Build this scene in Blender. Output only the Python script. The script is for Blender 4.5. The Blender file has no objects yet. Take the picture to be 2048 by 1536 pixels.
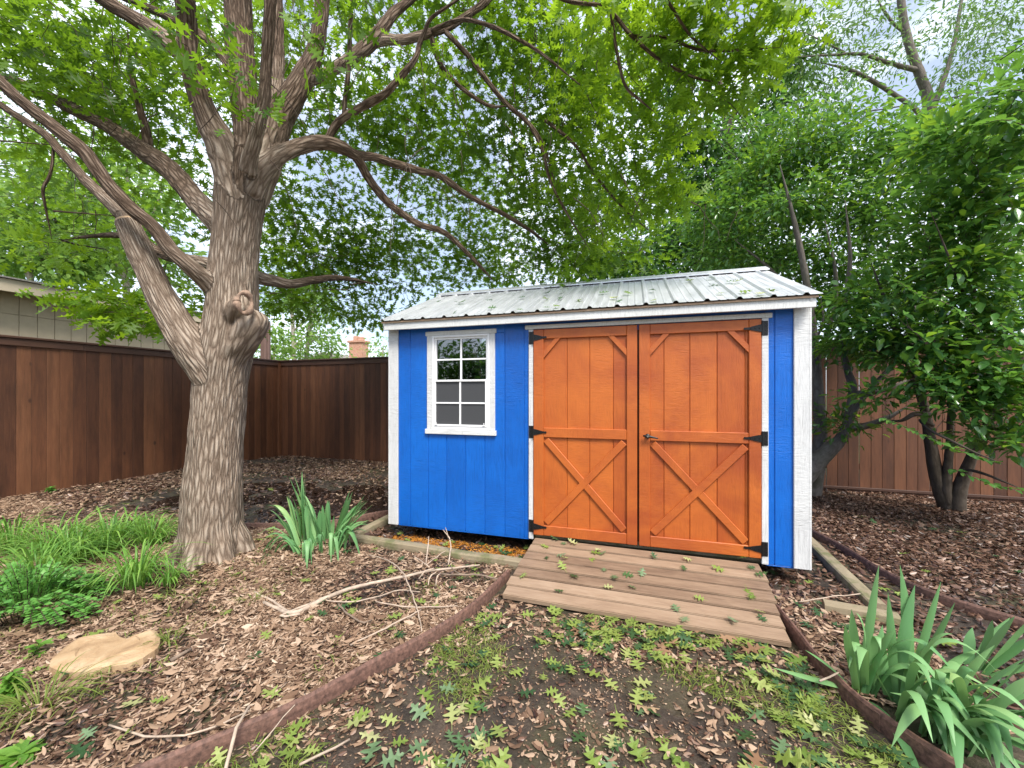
import bpy, bmesh, math, random
import numpy as np
from mathutils import Vector, Matrix, noise as mnoise

random.seed(7)
rng = np.random.default_rng(11)
SC = bpy.context.scene
COL = SC.collection
TH = 0.3237            # the camera looks this far to the left of the shed's depth axis
CT, ST = math.cos(TH), math.sin(TH)
FPX = 797.37           # focal length in photo pixels (2048 wide)
HY = 788.24            # horizon row
CAMZ = 1.45


def ray(px, py):
    t = (px - 1024.0) / FPX
    return Vector((t * CT - ST, t * ST + CT, (HY - py) / FPX))


def at(px, py, d):
    """a point of the place seen at that pixel, d metres in front of the camera"""
    r = ray(px, py)
    return Vector((r.x * d, r.y * d, CAMZ + r.z * d))


def gp(px, py, z=0.0):
    r = ray(px, py)
    k = (z - CAMZ) / r.z
    return Vector((r.x * k, r.y * k, z))


# ------------------------------------------------------------------ ground form
def gz(x, y):
    z = 0.012 * mnoise.noise((x * 0.9, y * 0.9, 3.1)) + 0.008 * mnoise.noise((x * 3.1, y * 3.1, 7.7))
    d2 = (x + 3.55) ** 2 + (y - 2.46) ** 2
    z += 0.07 * math.exp(-d2 / 0.5)                      # root flare mound
    b = ((x + 4.55) / 2.3) ** 2 + ((y - 4.35) / 0.95) ** 2
    z -= 0.085 * math.exp(-b * 1.1) * (0.75 + 0.8 * mnoise.noise((x * 2.3, y * 2.3, 0.4)))
    if y > 5.6:
        z -= 0.05 * min(1.0, (y - 5.6) / 1.5)
    if -2.6 < x < 1.3 and 3.2 < y < 6.2:
        z -= 0.02
    return z


# ------------------------------------------------------------------ material helpers
def new_mat(name):
    m = bpy.data.materials.new(name)
    m.use_nodes = True
    nt = m.node_tree
    nt.nodes.clear()
    out = nt.nodes.new('ShaderNodeOutputMaterial')
    bs = nt.nodes.new('ShaderNodeBsdfPrincipled')
    nt.links.new(bs.outputs[0], out.inputs[0])
    return m, nt, bs, out


def N(nt, typ, **kw):
    n = nt.nodes.new(typ)
    for k, v in kw.items():
        if k.startswith('i_'):
            key = k[2:].replace('_', ' ')
            n.inputs[key].default_value = v
        else:
            setattr(n, k, v)
    return n


def ramp(nt, fac, stops, interp='LINEAR'):
    r = nt.nodes.new('ShaderNodeValToRGB')
    r.color_ramp.interpolation = interp
    els = r.color_ramp.elements
    while len(els) < len(stops):
        els.new(0.5)
    for e, (p, c) in zip(els, stops):
        e.position = p
        e.color = (c[0], c[1], c[2], 1) if not isinstance(c, (int, float)) else (c, c, c, 1)
    nt.links.new(fac, r.inputs[0])
    return r.outputs[0]


def coords(nt, kind='Object', scale=(1, 1, 1), attr=None):
    if attr:
        a = N(nt, 'ShaderNodeAttribute', attribute_name=attr)
        src = a.outputs['Vector']
    else:
        a = N(nt, 'ShaderNodeTexCoord')
        src = a.outputs[kind]
    mp = N(nt, 'ShaderNodeMapping')
    mp.inputs['Scale'].default_value = scale
    nt.links.new(src, mp.inputs['Vector'])
    return mp.outputs[0]


def noise_tex(nt, vec, scale, detail=4, rough=0.55, dist=0.0):
    n = N(nt, 'ShaderNodeTexNoise')
    n.inputs['Scale'].default_value = scale
    n.inputs['Detail'].default_value = detail
    n.inputs['Roughness'].default_value = rough
    n.inputs['Distortion'].default_value = dist
    nt.links.new(vec, n.inputs['Vector'])
    return n.outputs['Fac']


def mixc(nt, fac, a, b, mode='MIX'):
    m = N(nt, 'ShaderNodeMix', data_type='RGBA', blend_type=mode)
    for s, v in ((0, fac), (6, a), (7, b)):
        if hasattr(v, 'is_linked'):
            nt.links.new(v, m.inputs[s])
        elif isinstance(v, (int, float)):
            m.inputs[s].default_value = v
        else:
            m.inputs[s].default_value = (v[0], v[1], v[2], 1)
    return m.outputs[2]


def math_n(nt, op, a, b=0.0):
    m = N(nt, 'ShaderNodeMath', operation=op)
    for i, v in enumerate((a, b)):
        if hasattr(v, 'is_linked'):
            nt.links.new(v, m.inputs[i])
        else:
            m.inputs[i].default_value = v
    return m.outputs[0]


def bump(nt, bs, h, strength=0.4, dist=0.01):
    b = N(nt, 'ShaderNodeBump')
    b.inputs['Strength'].default_value = strength
    b.inputs['Distance'].default_value = dist
    nt.links.new(h, b.inputs['Height'])
    nt.links.new(b.outputs[0], bs.inputs['Normal'])


def island(nt):
    g = N(nt, 'ShaderNodeNewGeometry')
    return g.outputs['Random Per Island']


# ------------------------------------------------------------------ materials
def mat_paint_wood(name, c0, c1, rough=0.45, grain=1.0, stain=None, knots=False, vert=True, wear=0.0, wearc=(.3, .28, .25)):
    m, nt, bs, out = new_mat(name)
    sc = (1, 1, 1)
    v = coords(nt, 'Object', (9, 9, .9) if vert else (.9, 9, 9))
    g1 = noise_tex(nt, v, 4.6, 6, .65, 1.6)
    v2 = coords(nt, 'Object', (3.5, 3.5, 22) if vert else (22, 3.5, 3.5))
    g2 = noise_tex(nt, v2, 4, 4, .65, .8)            # rough-sawn cross marks
    v3 = coords(nt, 'Object', (1, 1, 1))
    blot = noise_tex(nt, v3, 2.6, 4, .6, .3)
    msk = ramp(nt, noise_tex(nt, v3, 1.7, 2), [(.42, 0.0), (.6, 1.0)])
    h = mixc(nt, msk, g1, g2)
    isl = island(nt)
    f = math_n(nt, 'ADD', math_n(nt, 'MULTIPLY', blot, .75), math_n(nt, 'MULTIPLY', isl, .25))
    col = ramp(nt, f, [(.28, c0), (.68, c1)])
    hm = ramp(nt, h, [(.34, .50), (.5, .93), (.7, 1.12)])
    col = mixc(nt, .8 * grain, col, hm, 'MULTIPLY')
    if stain:
        s = ramp(nt, noise_tex(nt, v3, 1.3, 5, .65, .8), [(.50, 0.0), (.72, 1.0)])
        col = mixc(nt, math_n(nt, 'MULTIPLY', s, .75), col, stain)
    if wear:
        w = ramp(nt, noise_tex(nt, coords(nt, 'Object', (3, 3, 1)), 9, 8, .75, .5), [(.60, 0.0), (.70, 1.0)])
        col = mixc(nt, math_n(nt, 'MULTIPLY', w, wear), col, wearc)
    nt.links.new(col, bs.inputs['Base Color'])
    bs.inputs['Roughness'].default_value = rough
    bump(nt, bs, h, .9 * grain, .011)
    return m


def mat_bare_wood(name, stops, rough=.75, axis='x', scale=1.0, mossy=None, iw=.36, knots=False):
    m, nt, bs, out = new_mat(name)
    s = {'x': (1.2, 16, 16), 'z': (16, 16, 1.2), 'y': (16, 1.2, 16)}[axis]
    isl = island(nt)
    a = N(nt, 'ShaderNodeTexCoord')
    mp = N(nt, 'ShaderNodeMapping')
    mp.inputs['Scale'].default_value = s
    nt.links.new(a.outputs['Object'], mp.inputs[0])
    cmb = N(nt, 'ShaderNodeCombineXYZ')
    for i in range(3):
        nt.links.new(math_n(nt, 'MULTIPLY', isl, 17.0 + 9 * i), cmb.inputs[i])
    nt.links.new(cmb.outputs[0], mp.inputs['Location'])
    g = noise_tex(nt, mp.outputs[0], 3.0 * scale, 6, .6, 1.4)
    b = noise_tex(nt, coords(nt, 'Object', tuple(max(1, q / 6) for q in s)), 3, 4, .6)
    f = math_n(nt, 'ADD', math_n(nt, 'ADD', math_n(nt, 'MULTIPLY', g, .36), math_n(nt, 'MULTIPLY', b, .28)), math_n(nt, 'ADD', math_n(nt, 'MULTIPLY', isl, iw), (.36 - iw) * .5))
    col = ramp(nt, f, stops)
    if knots:
        vk = N(nt, 'ShaderNodeTexVoronoi')
        vk.inputs['Scale'].default_value = 3.2
        nt.links.new(coords(nt, 'Object', (1, 1, .55)), vk.inputs['Vector'])
        kk = ramp(nt, vk.outputs['Distance'], [(.035, 1.0), (.085, 0.0)])
        col = mixc(nt, math_n(nt, 'MULTIPLY', kk, .75), col, tuple(q * .35 for q in stops[0][1]))
        st = ramp(nt, noise_tex(nt, coords(nt, 'Object', (5, 5, .45)), 2.0, 5, .7), [(.35, .62), (.62, 1.12)])
        col = mixc(nt, .8, col, st, 'MULTIPLY')
    if mossy:
        k = ramp(nt, noise_tex(nt, coords(nt, 'Object', (1, 1, 1)), 6, 5, .7), [(.48, 0.0), (.62, 1.0)])
        col = mixc(nt, math_n(nt, 'MULTIPLY', k, .7), col, mossy)
    nt.links.new(col, bs.inputs['Base Color'])
    bs.inputs['Roughness'].default_value = rough
    bump(nt, bs, g, .5, .004)
    return m


def mat_plain(name, c, rough=.5, metal=0.0, spec=None, var=.25, vscale=40, bmp=.15):
    m, nt, bs, out = new_mat(name)
    n = noise_tex(nt, coords(nt), vscale, 5, .65)
    col = ramp(nt, n, [(.3, tuple(x * (1 - var) for x in c)), (.7, tuple(min(1, x * (1 + var)) for x in c))])
    nt.links.new(col, bs.inputs['Base Color'])
    bs.inputs['Roughness'].default_value = rough
    bs.inputs['Metallic'].default_value = metal
    if bmp:
        bump(nt, bs, n, bmp, .003)
    return m


def mat_leaf(name, stops, trans, tfac=.45, rough=.45, spec=.35, objrand=False):
    m, nt, bs, out = new_mat(name)
    if objrand:
        r = N(nt, 'ShaderNodeObjectInfo').outputs['Random']
    else:
        r = island(nt)
    big = noise_tex(nt, coords(nt), 1.1, 2)
    f = math_n(nt, 'ADD', math_n(nt, 'MULTIPLY', r, .7), math_n(nt, 'MULTIPLY', big, .3)) if not objrand else r
    col = ramp(nt, f, stops)
    nt.links.new(col, bs.inputs['Base Color'])
    bs.inputs['Roughness'].default_value = rough
    bs.inputs['Specular IOR Level'].default_value = spec
    tr = N(nt, 'ShaderNodeBsdfTranslucent')
    tc = mixc(nt, .65, col, trans)
    nt.links.new(tc, tr.inputs[0])
    mx = N(nt, 'ShaderNodeMixShader')
    mx.inputs[0].default_value = tfac
    nt.links.new(bs.outputs[0], mx.inputs[1])
    nt.links.new(tr.outputs[0], mx.inputs[2])
    nt.links.new(mx.outputs[0], out.inputs[0])
    return m


def mat_bark(name, furrow, mid, ridge, sc=(26, 26, 5.0), moss=None, bstr=.9, cells=.55, crown_shade=None):
    m, nt, bs, out = new_mat(name)
    v = coords(nt, attr='bark', scale=sc)
    n1 = noise_tex(nt, v, 1.0, 6, .62, .9)
    vr = N(nt, 'ShaderNodeTexVoronoi', feature='DISTANCE_TO_EDGE')
    vr.inputs['Scale'].default_value = 0.9
    dv = N(nt, 'ShaderNodeMix', data_type='VECTOR')
    dv.inputs[0].default_value = .12
    nz = N(nt, 'ShaderNodeTexNoise')
    nz.inputs['Scale'].default_value = .8
    nz.inputs['Detail'].default_value = 4
    nt.links.new(v, nz.inputs['Vector'])
    nt.links.new(v, dv.inputs[4])
    vs = N(nt, 'ShaderNodeVectorMath', operation='SCALE')
    vs.inputs['Scale'].default_value = 6
    nt.links.new(nz.outputs['Color'], vs.inputs[0])
    nt.links.new(vs.outputs[0], dv.inputs[5])
    nt.links.new(dv.outputs[1], vr.inputs['Vector'])
    e = ramp(nt, vr.outputs['Distance'], [(0.0, 0.0), (.34, 1.0)])
    h = math_n(nt, 'ADD', math_n(nt, 'ADD', math_n(nt, 'MULTIPLY', e, cells), (.55 - cells) * .55), math_n(nt, 'MULTIPLY', n1, .55))
    fine = noise_tex(nt, coords(nt, attr='bark', scale=(90, 90, 40)), 1.0, 4, .7)
    h2 = math_n(nt, 'ADD', h, math_n(nt, 'MULTIPLY', fine, .18))
    col = ramp(nt, h2, [(.30, furrow), (.60, mid), (.92, ridge)])
    if crown_shade:
        ya = N(nt, 'ShaderNodeAttribute', attribute_name='crown_shade')
        col = mixc(nt, ya.outputs['Fac'], col, ramp(nt, h2, [(.30, crown_shade[0]), (.60, crown_shade[1]), (.92, crown_shade[2])]))  # canopy shade put into the bark colour of upper limbs and trunk top
    big = ramp(nt, noise_tex(nt, coords(nt, attr='bark', scale=(2, 2, 1.2)), 2.0, 3), [(.3, .75), (.7, 1.15)])
    col = mixc(nt, .6, col, big, 'MULTIPLY')
    if moss:
        k = ramp(nt, noise_tex(nt, coords(nt, 'Object'), 2.3, 5, .7), [(.52, 0.0), (.7, 1.0)])
        col = mixc(nt, math_n(nt, 'MULTIPLY', k, .45), col, moss)
    nt.links.new(col, bs.inputs['Base Color'])
    bs.inputs['Roughness'].default_value = .9
    bs.inputs['Specular IOR Level'].default_value = .15
    bump(nt, bs, h2, bstr, .02)
    return m


M = {}
M['blue'] = mat_paint_wood('blue_paint', (.002, .088, .40), (.003, .125, .53), .36, .5)
M['white'] = mat_paint_wood('white_paint', (.54, .54, .54), (.67, .67, .66), .5, .6, wear=.35)
M['whiteh'] = mat_paint_wood('white_paint_board', (.56, .56, .54), (.68, .68, .66), .55, .45, vert=False, wear=.45)
M['vinyl'] = mat_plain('white_vinyl', (.78, .78, .78), .35, var=.03, bmp=0)
M['orange'] = mat_paint_wood('orange_stain', (.33, .064, .010), (.50, .125, .017), .5, .34, stain=(.27, .045, .010))
M['orangeh'] = mat_paint_wood('orange_stain_rail', (.35, .069, .012), (.51, .130, .019), .5, .34, vert=False, stain=(.28, .05, .012))
M['black'] = mat_plain('black_iron', (.012, .012, .013), .38, .3, vscale=90)
M['chrome'] = mat_plain('lock_chrome', (.6, .6, .6), .2, 1.0, var=.05, bmp=0)
M['screen'] = mat_plain('insect_screen', (.050, .051, .054), .6, var=.12, vscale=400, bmp=.3)
M['fence'] = mat_bare_wood('stained_fence_boards', [(.22, (.060, .021, .009)), (.42, (.105, .038, .016)), (.60, (.150, .057, .024)), (.82, (.205, .085, .037))], .62, 'z', .8, iw=.42, knots=True)
M['fenceh'] = mat_bare_wood('stained_fence_rail', [(.2, (.030, .013, .008)), (.5, (.062, .027, .016)), (.8, (.10, .046, .027))], .6, 'x', .8)
M['fencey'] = mat_bare_wood('stained_fence_rail_side', [(.2, (.030, .013, .008)), (.5, (.062, .027, .016)), (.8, (.10, .046, .027))], .6, 'y', .8)
M['pole'] = mat_bare_wood('weathered_post', [(.2, (.075, .04, .032)), (.5, (.16, .095, .08)), (.8, (.24, .15, .13))], .8, 'z', .8)
M['deck'] = mat_bare_wood('ramp_planks', [(.28, (.075, .045, .028)), (.42, (.18, .115, .072)), (.56, (.28, .19, .122)), (.74, (.40, .29, .20))], .75, 'x', 1.4, iw=.2)
M['timber'] = mat_bare_wood('mossy_timber', [(.2, (.10, .075, .045)), (.5, (.24, .19, .12)), (.8, (.38, .32, .21))], .85, 'x', .7, mossy=(.10, .115, .035))
M['edging'] = mat_plain('edging_rust', (.14, .074, .054), .78, 0, var=.6, vscale=44, bmp=.6)
M['tan'] = mat_plain('tan_siding_paint', (.44, .36, .255), .7, var=.08, vscale=6, bmp=.05)
M['tantrim'] = mat_plain('tan_trim_paint', (.50, .42, .31), .65, var=.08, vscale=6, bmp=.05)
M['shingle'] = mat_plain('grey_shingles', (.25, .23, .21), .9, var=.4, vscale=30, bmp=.4)
M['brick'] = None
M['bark'] = mat_bark('oak_bark', (.115, .080, .056), (.27, .205, .152), (.42, .34, .265), (56, 56, 7.0), crown_shade=((.050, .033, .022), (.125, .085, .058), (.23, .17, .125)))  # second colour set is the bark painted as shaded by the crown
M['limb'] = mat_bark('oak_limb_bark_shaded', (.050, .033, .022), (.125, .085, .058), (.23, .17, .125), (60, 60, 8))  # same bark in its shaded colours, for the thinner limbs
M['twig'] = mat_bark('twig_bark', (.03, .022, .016), (.085, .062, .046), (.16, .125, .095), (80, 80, 12), bstr=.4)
M['greybark'] = mat_bark('grey_smooth_bark', (.045, .036, .03), (.13, .11, .095), (.28, .25, .22), (30, 30, 9), moss=(.07, .08, .04), bstr=.5, cells=.08)
M['darkbark'] = mat_bark('dark_bark', (.03, .022, .016), (.085, .066, .05), (.16, .13, .105), (24, 24, 6), cells=.12)
M['palebark'] = mat_bark('pale_bark', (.16, .13, .11), (.34, .29, .25), (.52, .47, .42), (24, 24, 6), bstr=.4, cells=.1)
M['cutwood'] = mat_plain('fresh_cut_wood', (.46, .31, .18), .8, var=.25, vscale=25)
M['callus'] = mat_plain('callus_wood', (.25, .165, .115), .85, var=.5, vscale=30, bmp=.9)
M['hollow_plug'] = mat_plain('dark_hollow', (.06, .045, .04), .95, var=.4, vscale=40, bmp=.4)  # dark tone standing for the depth inside the knot
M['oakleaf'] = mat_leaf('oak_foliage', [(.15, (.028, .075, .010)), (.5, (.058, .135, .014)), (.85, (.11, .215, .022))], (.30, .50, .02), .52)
M['oakbright'] = mat_leaf('oak_foliage_bright', [(.15, (.07, .16, .012)), (.5, (.115, .23, .016)), (.85, (.17, .30, .025))], (.40, .60, .02), .52)  # paler, yellower green than oak_foliage, for the near and low sprays
M['shrubleaf'] = mat_leaf('glossy_foliage', [(.1, (.034, .098, .028)), (.5, (.085, .205, .052)), (.85, (.145, .30, .06)), (.985, (.12, .25, .035)), (1.0, (.30, .09, .03))], (.24, .48, .04), .38, .22, .8)
M['shrublight'] = mat_leaf('bright_foliage', [(.1, (.07, .16, .018)), (.5, (.125, .25, .026)), (.9, (.19, .34, .035))], (.38, .60, .04), .45, .33, .5)
M['darkleaf'] = mat_leaf('dark_foliage', [(.1, (.014, .052, .016)), (.5, (.034, .098, .022)), (.9, (.075, .17, .03))], (.16, .36, .03), .42)
M['paleleaf'] = mat_leaf('pale_far_foliage', [(.1, (.10, .20, .05)), (.5, (.17, .30, .075)), (.9, (.27, .38, .10))], (.40, .60, .12), .5, .6, .2)
M['willowleaf'] = mat_leaf('small_sparse_foliage', [(.1, (.05, .11, .035)), (.5, (.085, .165, .05)), (.9, (.13, .22, .07))], (.28, .48, .10), .45)
M['iris'] = mat_leaf('iris_blades', [(.1, (.085, .215, .080)), (.45, (.15, .325, .120)), (.8, (.24, .43, .17)), (.90, (.30, .44, .15)), (.97, (.46, .42, .15))], (.26, .48, .12), .25, .42, .35)
M['liriope'] = mat_leaf('liriope_blades', [(.1, (.08, .21, .035)), (.5, (.155, .32, .055)), (.9, (.28, .46, .09)), (.97, (.46, .40, .18))], (.34, .55, .07), .38, .4, .35)
M['nandina'] = mat_leaf('low_shrub_foliage', [(.1, (.08, .24, .05)), (.5, (.135, .34, .065)), (.9, (.20, .44, .10))], (.30, .55, .08), .4, .4, .35)
M['weed'] = mat_leaf('weed_foliage', [(.1, (.09, .22, .03)), (.5, (.15, .31, .045)), (.9, (.23, .40, .07))], (.34, .56, .06), .4)
M['grass'] = mat_leaf('sparse_grass', [(.1, (.10, .16, .025)), (.5, (.18, .24, .045)), (.9, (.30, .32, .09))], (.34, .44, .08), .35)
M['lime'] = mat_leaf('fallen_lime', [(.0, (.11, .18, .03)), (.35, (.20, .27, .055)), (.7, (.29, .34, .10)), (1, (.42, .42, .20))], (.34, .48, .06), .2, .5, .3, objrand=True)
M['dkgreen'] = mat_leaf('fallen_dark_green', [(.0, (.03, .075, .025)), (.5, (.07, .14, .048)), (1, (.17, .25, .13))], (.12, .30, .05), .2, .42, .4, objrand=True)
M['browny'] = mat_leaf('fallen_brown', [(.0, (.20, .11, .06)), (.5, (.34, .21, .12)), (1, (.47, .33, .2))], (.4, .25, .12), .15, .7, .2, objrand=True)
M['litter'] = mat_leaf('dry_leaf_litter', [(.10, (.055, .032, .020)), (.32, (.16, .095, .060)), (.54, (.31, .20, .128)), (.80, (.47, .335, .235)), (.96, (.64, .51, .39))], (.4, .27, .14), .12, .75, .2)
M['mulch'] = mat_leaf('wet_dark_litter', [(.12, (.030, .016, .011)), (.45, (.085, .043, .028)), (.7, (.17, .092, .060)), (.88, (.33, .22, .155)), (.97, (.40, .10, .04))], (.2, .1, .06), .08, .38, .5)
M['orangelit'] = mat_leaf('orange_needle_litter', [(.1, (.19, .065, .010)), (.5, (.40, .155, .020)), (.9, (.58, .27, .05))], (.5, .2, .03), .1, .5, .4)
M['stick'] = mat_plain('dry_stick', (.40, .31, .235), .8, var=.35, vscale=18, bmp=.4)
M['stickdark'] = mat_plain('dark_stick', (.20, .145, .105), .85, var=.4, vscale=18, bmp=.4)
M['cable'] = mat_plain('cable_sheath', (.03, .03, .032), .6, bmp=0)


def special_mats():
    # corrugated metal
    m, nt, bs, out = new_mat('galvanised_sheet')
    v = coords(nt, 'Object', (1, 1, 1))
    n = noise_tex(nt, coords(nt, 'Object', (6, 1, 1)), 3, 5, .65)
    sp = N(nt, 'ShaderNodeTexVoronoi')
    sp.inputs['Scale'].default_value = 60
    nt.links.new(v, sp.inputs['Vector'])
    f = math_n(nt, 'ADD', math_n(nt, 'MULTIPLY', n, .75), math_n(nt, 'MULTIPLY', sp.outputs['Distance'], .25))
    col = ramp(nt, f, [(.25, (.54, .55, .57)), (.65, (.70, .71, .73))])
    d = ramp(nt, noise_tex(nt, coords(nt, 'Object', (10, 1.2, 1.2)), 2.2, 6, .7), [(.55, 0.0), (.75, 1.0)])
    col = mixc(nt, math_n(nt, 'MULTIPLY', d, .15), col, (.36, .35, .32))
    nt.links.new(col, bs.inputs['Base Color'])
    bs.inputs['Metallic'].default_value = .55
    nt.links.new(ramp(nt, n, [(.3, .34), (.7, .52)]), bs.inputs['Roughness'])
    bump(nt, bs, n, .08, .01)
    M['roof'] = m
    # window glass: clear pane, partly mirror-like
    m, nt, bs, out = new_mat('window_glass')
    nt.nodes.remove(bs)
    tr = N(nt, 'ShaderNodeBsdfTransparent')
    tr.inputs[0].default_value = (.75, .78, .77, 1)
    gl = N(nt, 'ShaderNodeBsdfGlossy')
    gl.inputs['Roughness'].default_value = .02
    gl.inputs[0].default_value = (.95, .97, 1, 1)
    fr = N(nt, 'ShaderNodeFresnel')
    fr.inputs['IOR'].default_value = 2.6
    mx = N(nt, 'ShaderNodeMixShader')
    nt.links.new(fr.outputs[0], mx.inputs[0])
    nt.links.new(tr.outputs[0], mx.inputs[1])
    nt.links.new(gl.outputs[0], mx.inputs[2])
    nt.links.new(mx.outputs[0], out.inputs[0])
    M['glass'] = m
    # ground
    m, nt, bs, out = new_mat('soil')
    v = coords(nt, 'Object', (1, 1, 1))
    n1 = noise_tex(nt, v, 2.2, 6, .65, .3)
    n2 = noise_tex(nt, v, 38, 6, .7)
    n3 = noise_tex(nt, v, 170, 4, .7)
    f = math_n(nt, 'ADD', math_n(nt, 'MULTIPLY', n1, .5), math_n(nt, 'MULTIPLY', n2, .5))
    col = ramp(nt, f, [(.34, (.024, .016, .011)), (.5, (.062, .043, .029)), (.64, (.125, .092, .063))])
    moss = ramp(nt, noise_tex(nt, v, 1.25, 6, .7, .6), [(.47, 0.0), (.63, 1.0)])
    col = mixc(nt, math_n(nt, 'MULTIPLY', moss, .6), col, (.075, .078, .022))
    pat = ramp(nt, noise_tex(nt, v, 5.5, 6, .72, .8), [(.38, .42), (.60, 1.15)])
    col = mixc(nt, .85, col, pat, 'MULTIPLY')
    grit = ramp(nt, n3, [(.66, 0.0), (.74, 1.0)])
    col = mixc(nt, math_n(nt, 'MULTIPLY', grit, .6), col, (.26, .21, .16))
    sep = N(nt, 'ShaderNodeSeparateXYZ')
    nt.links.new(v, sep.inputs[0])
    far = ramp(nt, math_n(nt, 'MULTIPLY', math_n(nt, 'SUBTRACT', sep.outputs[1], 7.5), .5), [(0.0, 0.0), (1.0, 1.0)])
    col = mixc(nt, far, col, (.12, .16, .05))
    lefty = ramp(nt, math_n(nt, 'MULTIPLY', math_n(nt, 'ADD', sep.outputs[0], 8.7), -.5), [(0.0, 0.0), (1.0, 1.0)])
    col = mixc(nt, lefty, col, (.12, .16, .05))
    nt.links.new(col, bs.inputs['Base Color'])
    nt.links.new(ramp(nt, n1, [(.35, .45), (.6, .85)]), bs.inputs['Roughness'])
    hh = math_n(nt, 'ADD', math_n(nt, 'MULTIPLY', n2, .7), math_n(nt, 'MULTIPLY', n3, .4))
    bump(nt, bs, hh, .8, .02)
    M['ground'] = m
    # puddle
    m, nt, bs, out = new_mat('puddle_water')
    bs.inputs['Base Color'].default_value = (.014, .008, .005, 1)
    bs.inputs['Roughness'].default_value = .06
    bs.inputs['IOR'].default_value = 1.5
    bs.inputs['Specular IOR Level'].default_value = .8
    n = noise_tex(nt, coords(nt, 'Object'), 16, 5, .65)
    bump(nt, bs, n, .35, .02)
    M['water'] = m
    # stone slab
    m, nt, bs, out = new_mat('tan_sandstone')
    n = noise_tex(nt, coords(nt), 5, 7, .65, .4)
    col = ramp(nt, n, [(.3, (.22, .13, .065)), (.45, (.38, .245, .13)), (.6, (.47, .325, .19)), (.75, (.56, .44, .31))])
    nt.links.new(col, bs.inputs['Base Color'])
    bs.inputs['Roughness'].default_value = .85
    bump(nt, bs, noise_tex(nt, coords(nt), 24, 6, .7), .6, .01)
    M['stone'] = m
    # brick
    m, nt, bs, out = new_mat('red_brick')
    b = N(nt, 'ShaderNodeTexBrick')
    b.inputs['Color1'].default_value = (.42, .15, .085, 1)
    b.inputs['Color2'].default_value = (.52, .25, .15, 1)
    b.inputs['Mortar'].default_value = (.5, .46, .4, 1)
    b.inputs['Scale'].default_value = 4.5
    mp = coords(nt, 'Generated', (1, 1, 1))
    a = N(nt, 'ShaderNodeTexCoord')
    sx = N(nt, 'ShaderNodeSeparateXYZ')
    nt.links.new(a.outputs['Object'], sx.inputs[0])
    cx = N(nt, 'ShaderNodeCombineXYZ')
    nt.links.new(math_n(nt, 'ADD', sx.outputs[0], sx.outputs[1]), cx.inputs[0])
    nt.links.new(sx.outputs[2], cx.inputs[1])
    nt.links.new(cx.outputs[0], b.inputs['Vector'])
    nt.links.new(b.outputs[0], bs.inputs['Base Color'])
    bs.inputs['Roughness'].default_value = .9
    M['brick'] = m


special_mats()


# ------------------------------------------------------------------ object helpers
def tag(o, label=None, cat=None, group=None, kind=None):
    if label: o['label'] = label
    if cat: o['category'] = cat
    if group: o['group'] = group
    if kind: o['kind'] = kind
    return o


def empty(name, loc=(0, 0, 0), rz=0.0):
    o = bpy.data.objects.new(name, None)
    o.empty_display_size = .1
    COL.objects.link(o)
    o.location = loc
    o.rotation_euler = (0, 0, rz)
    return o


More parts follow.
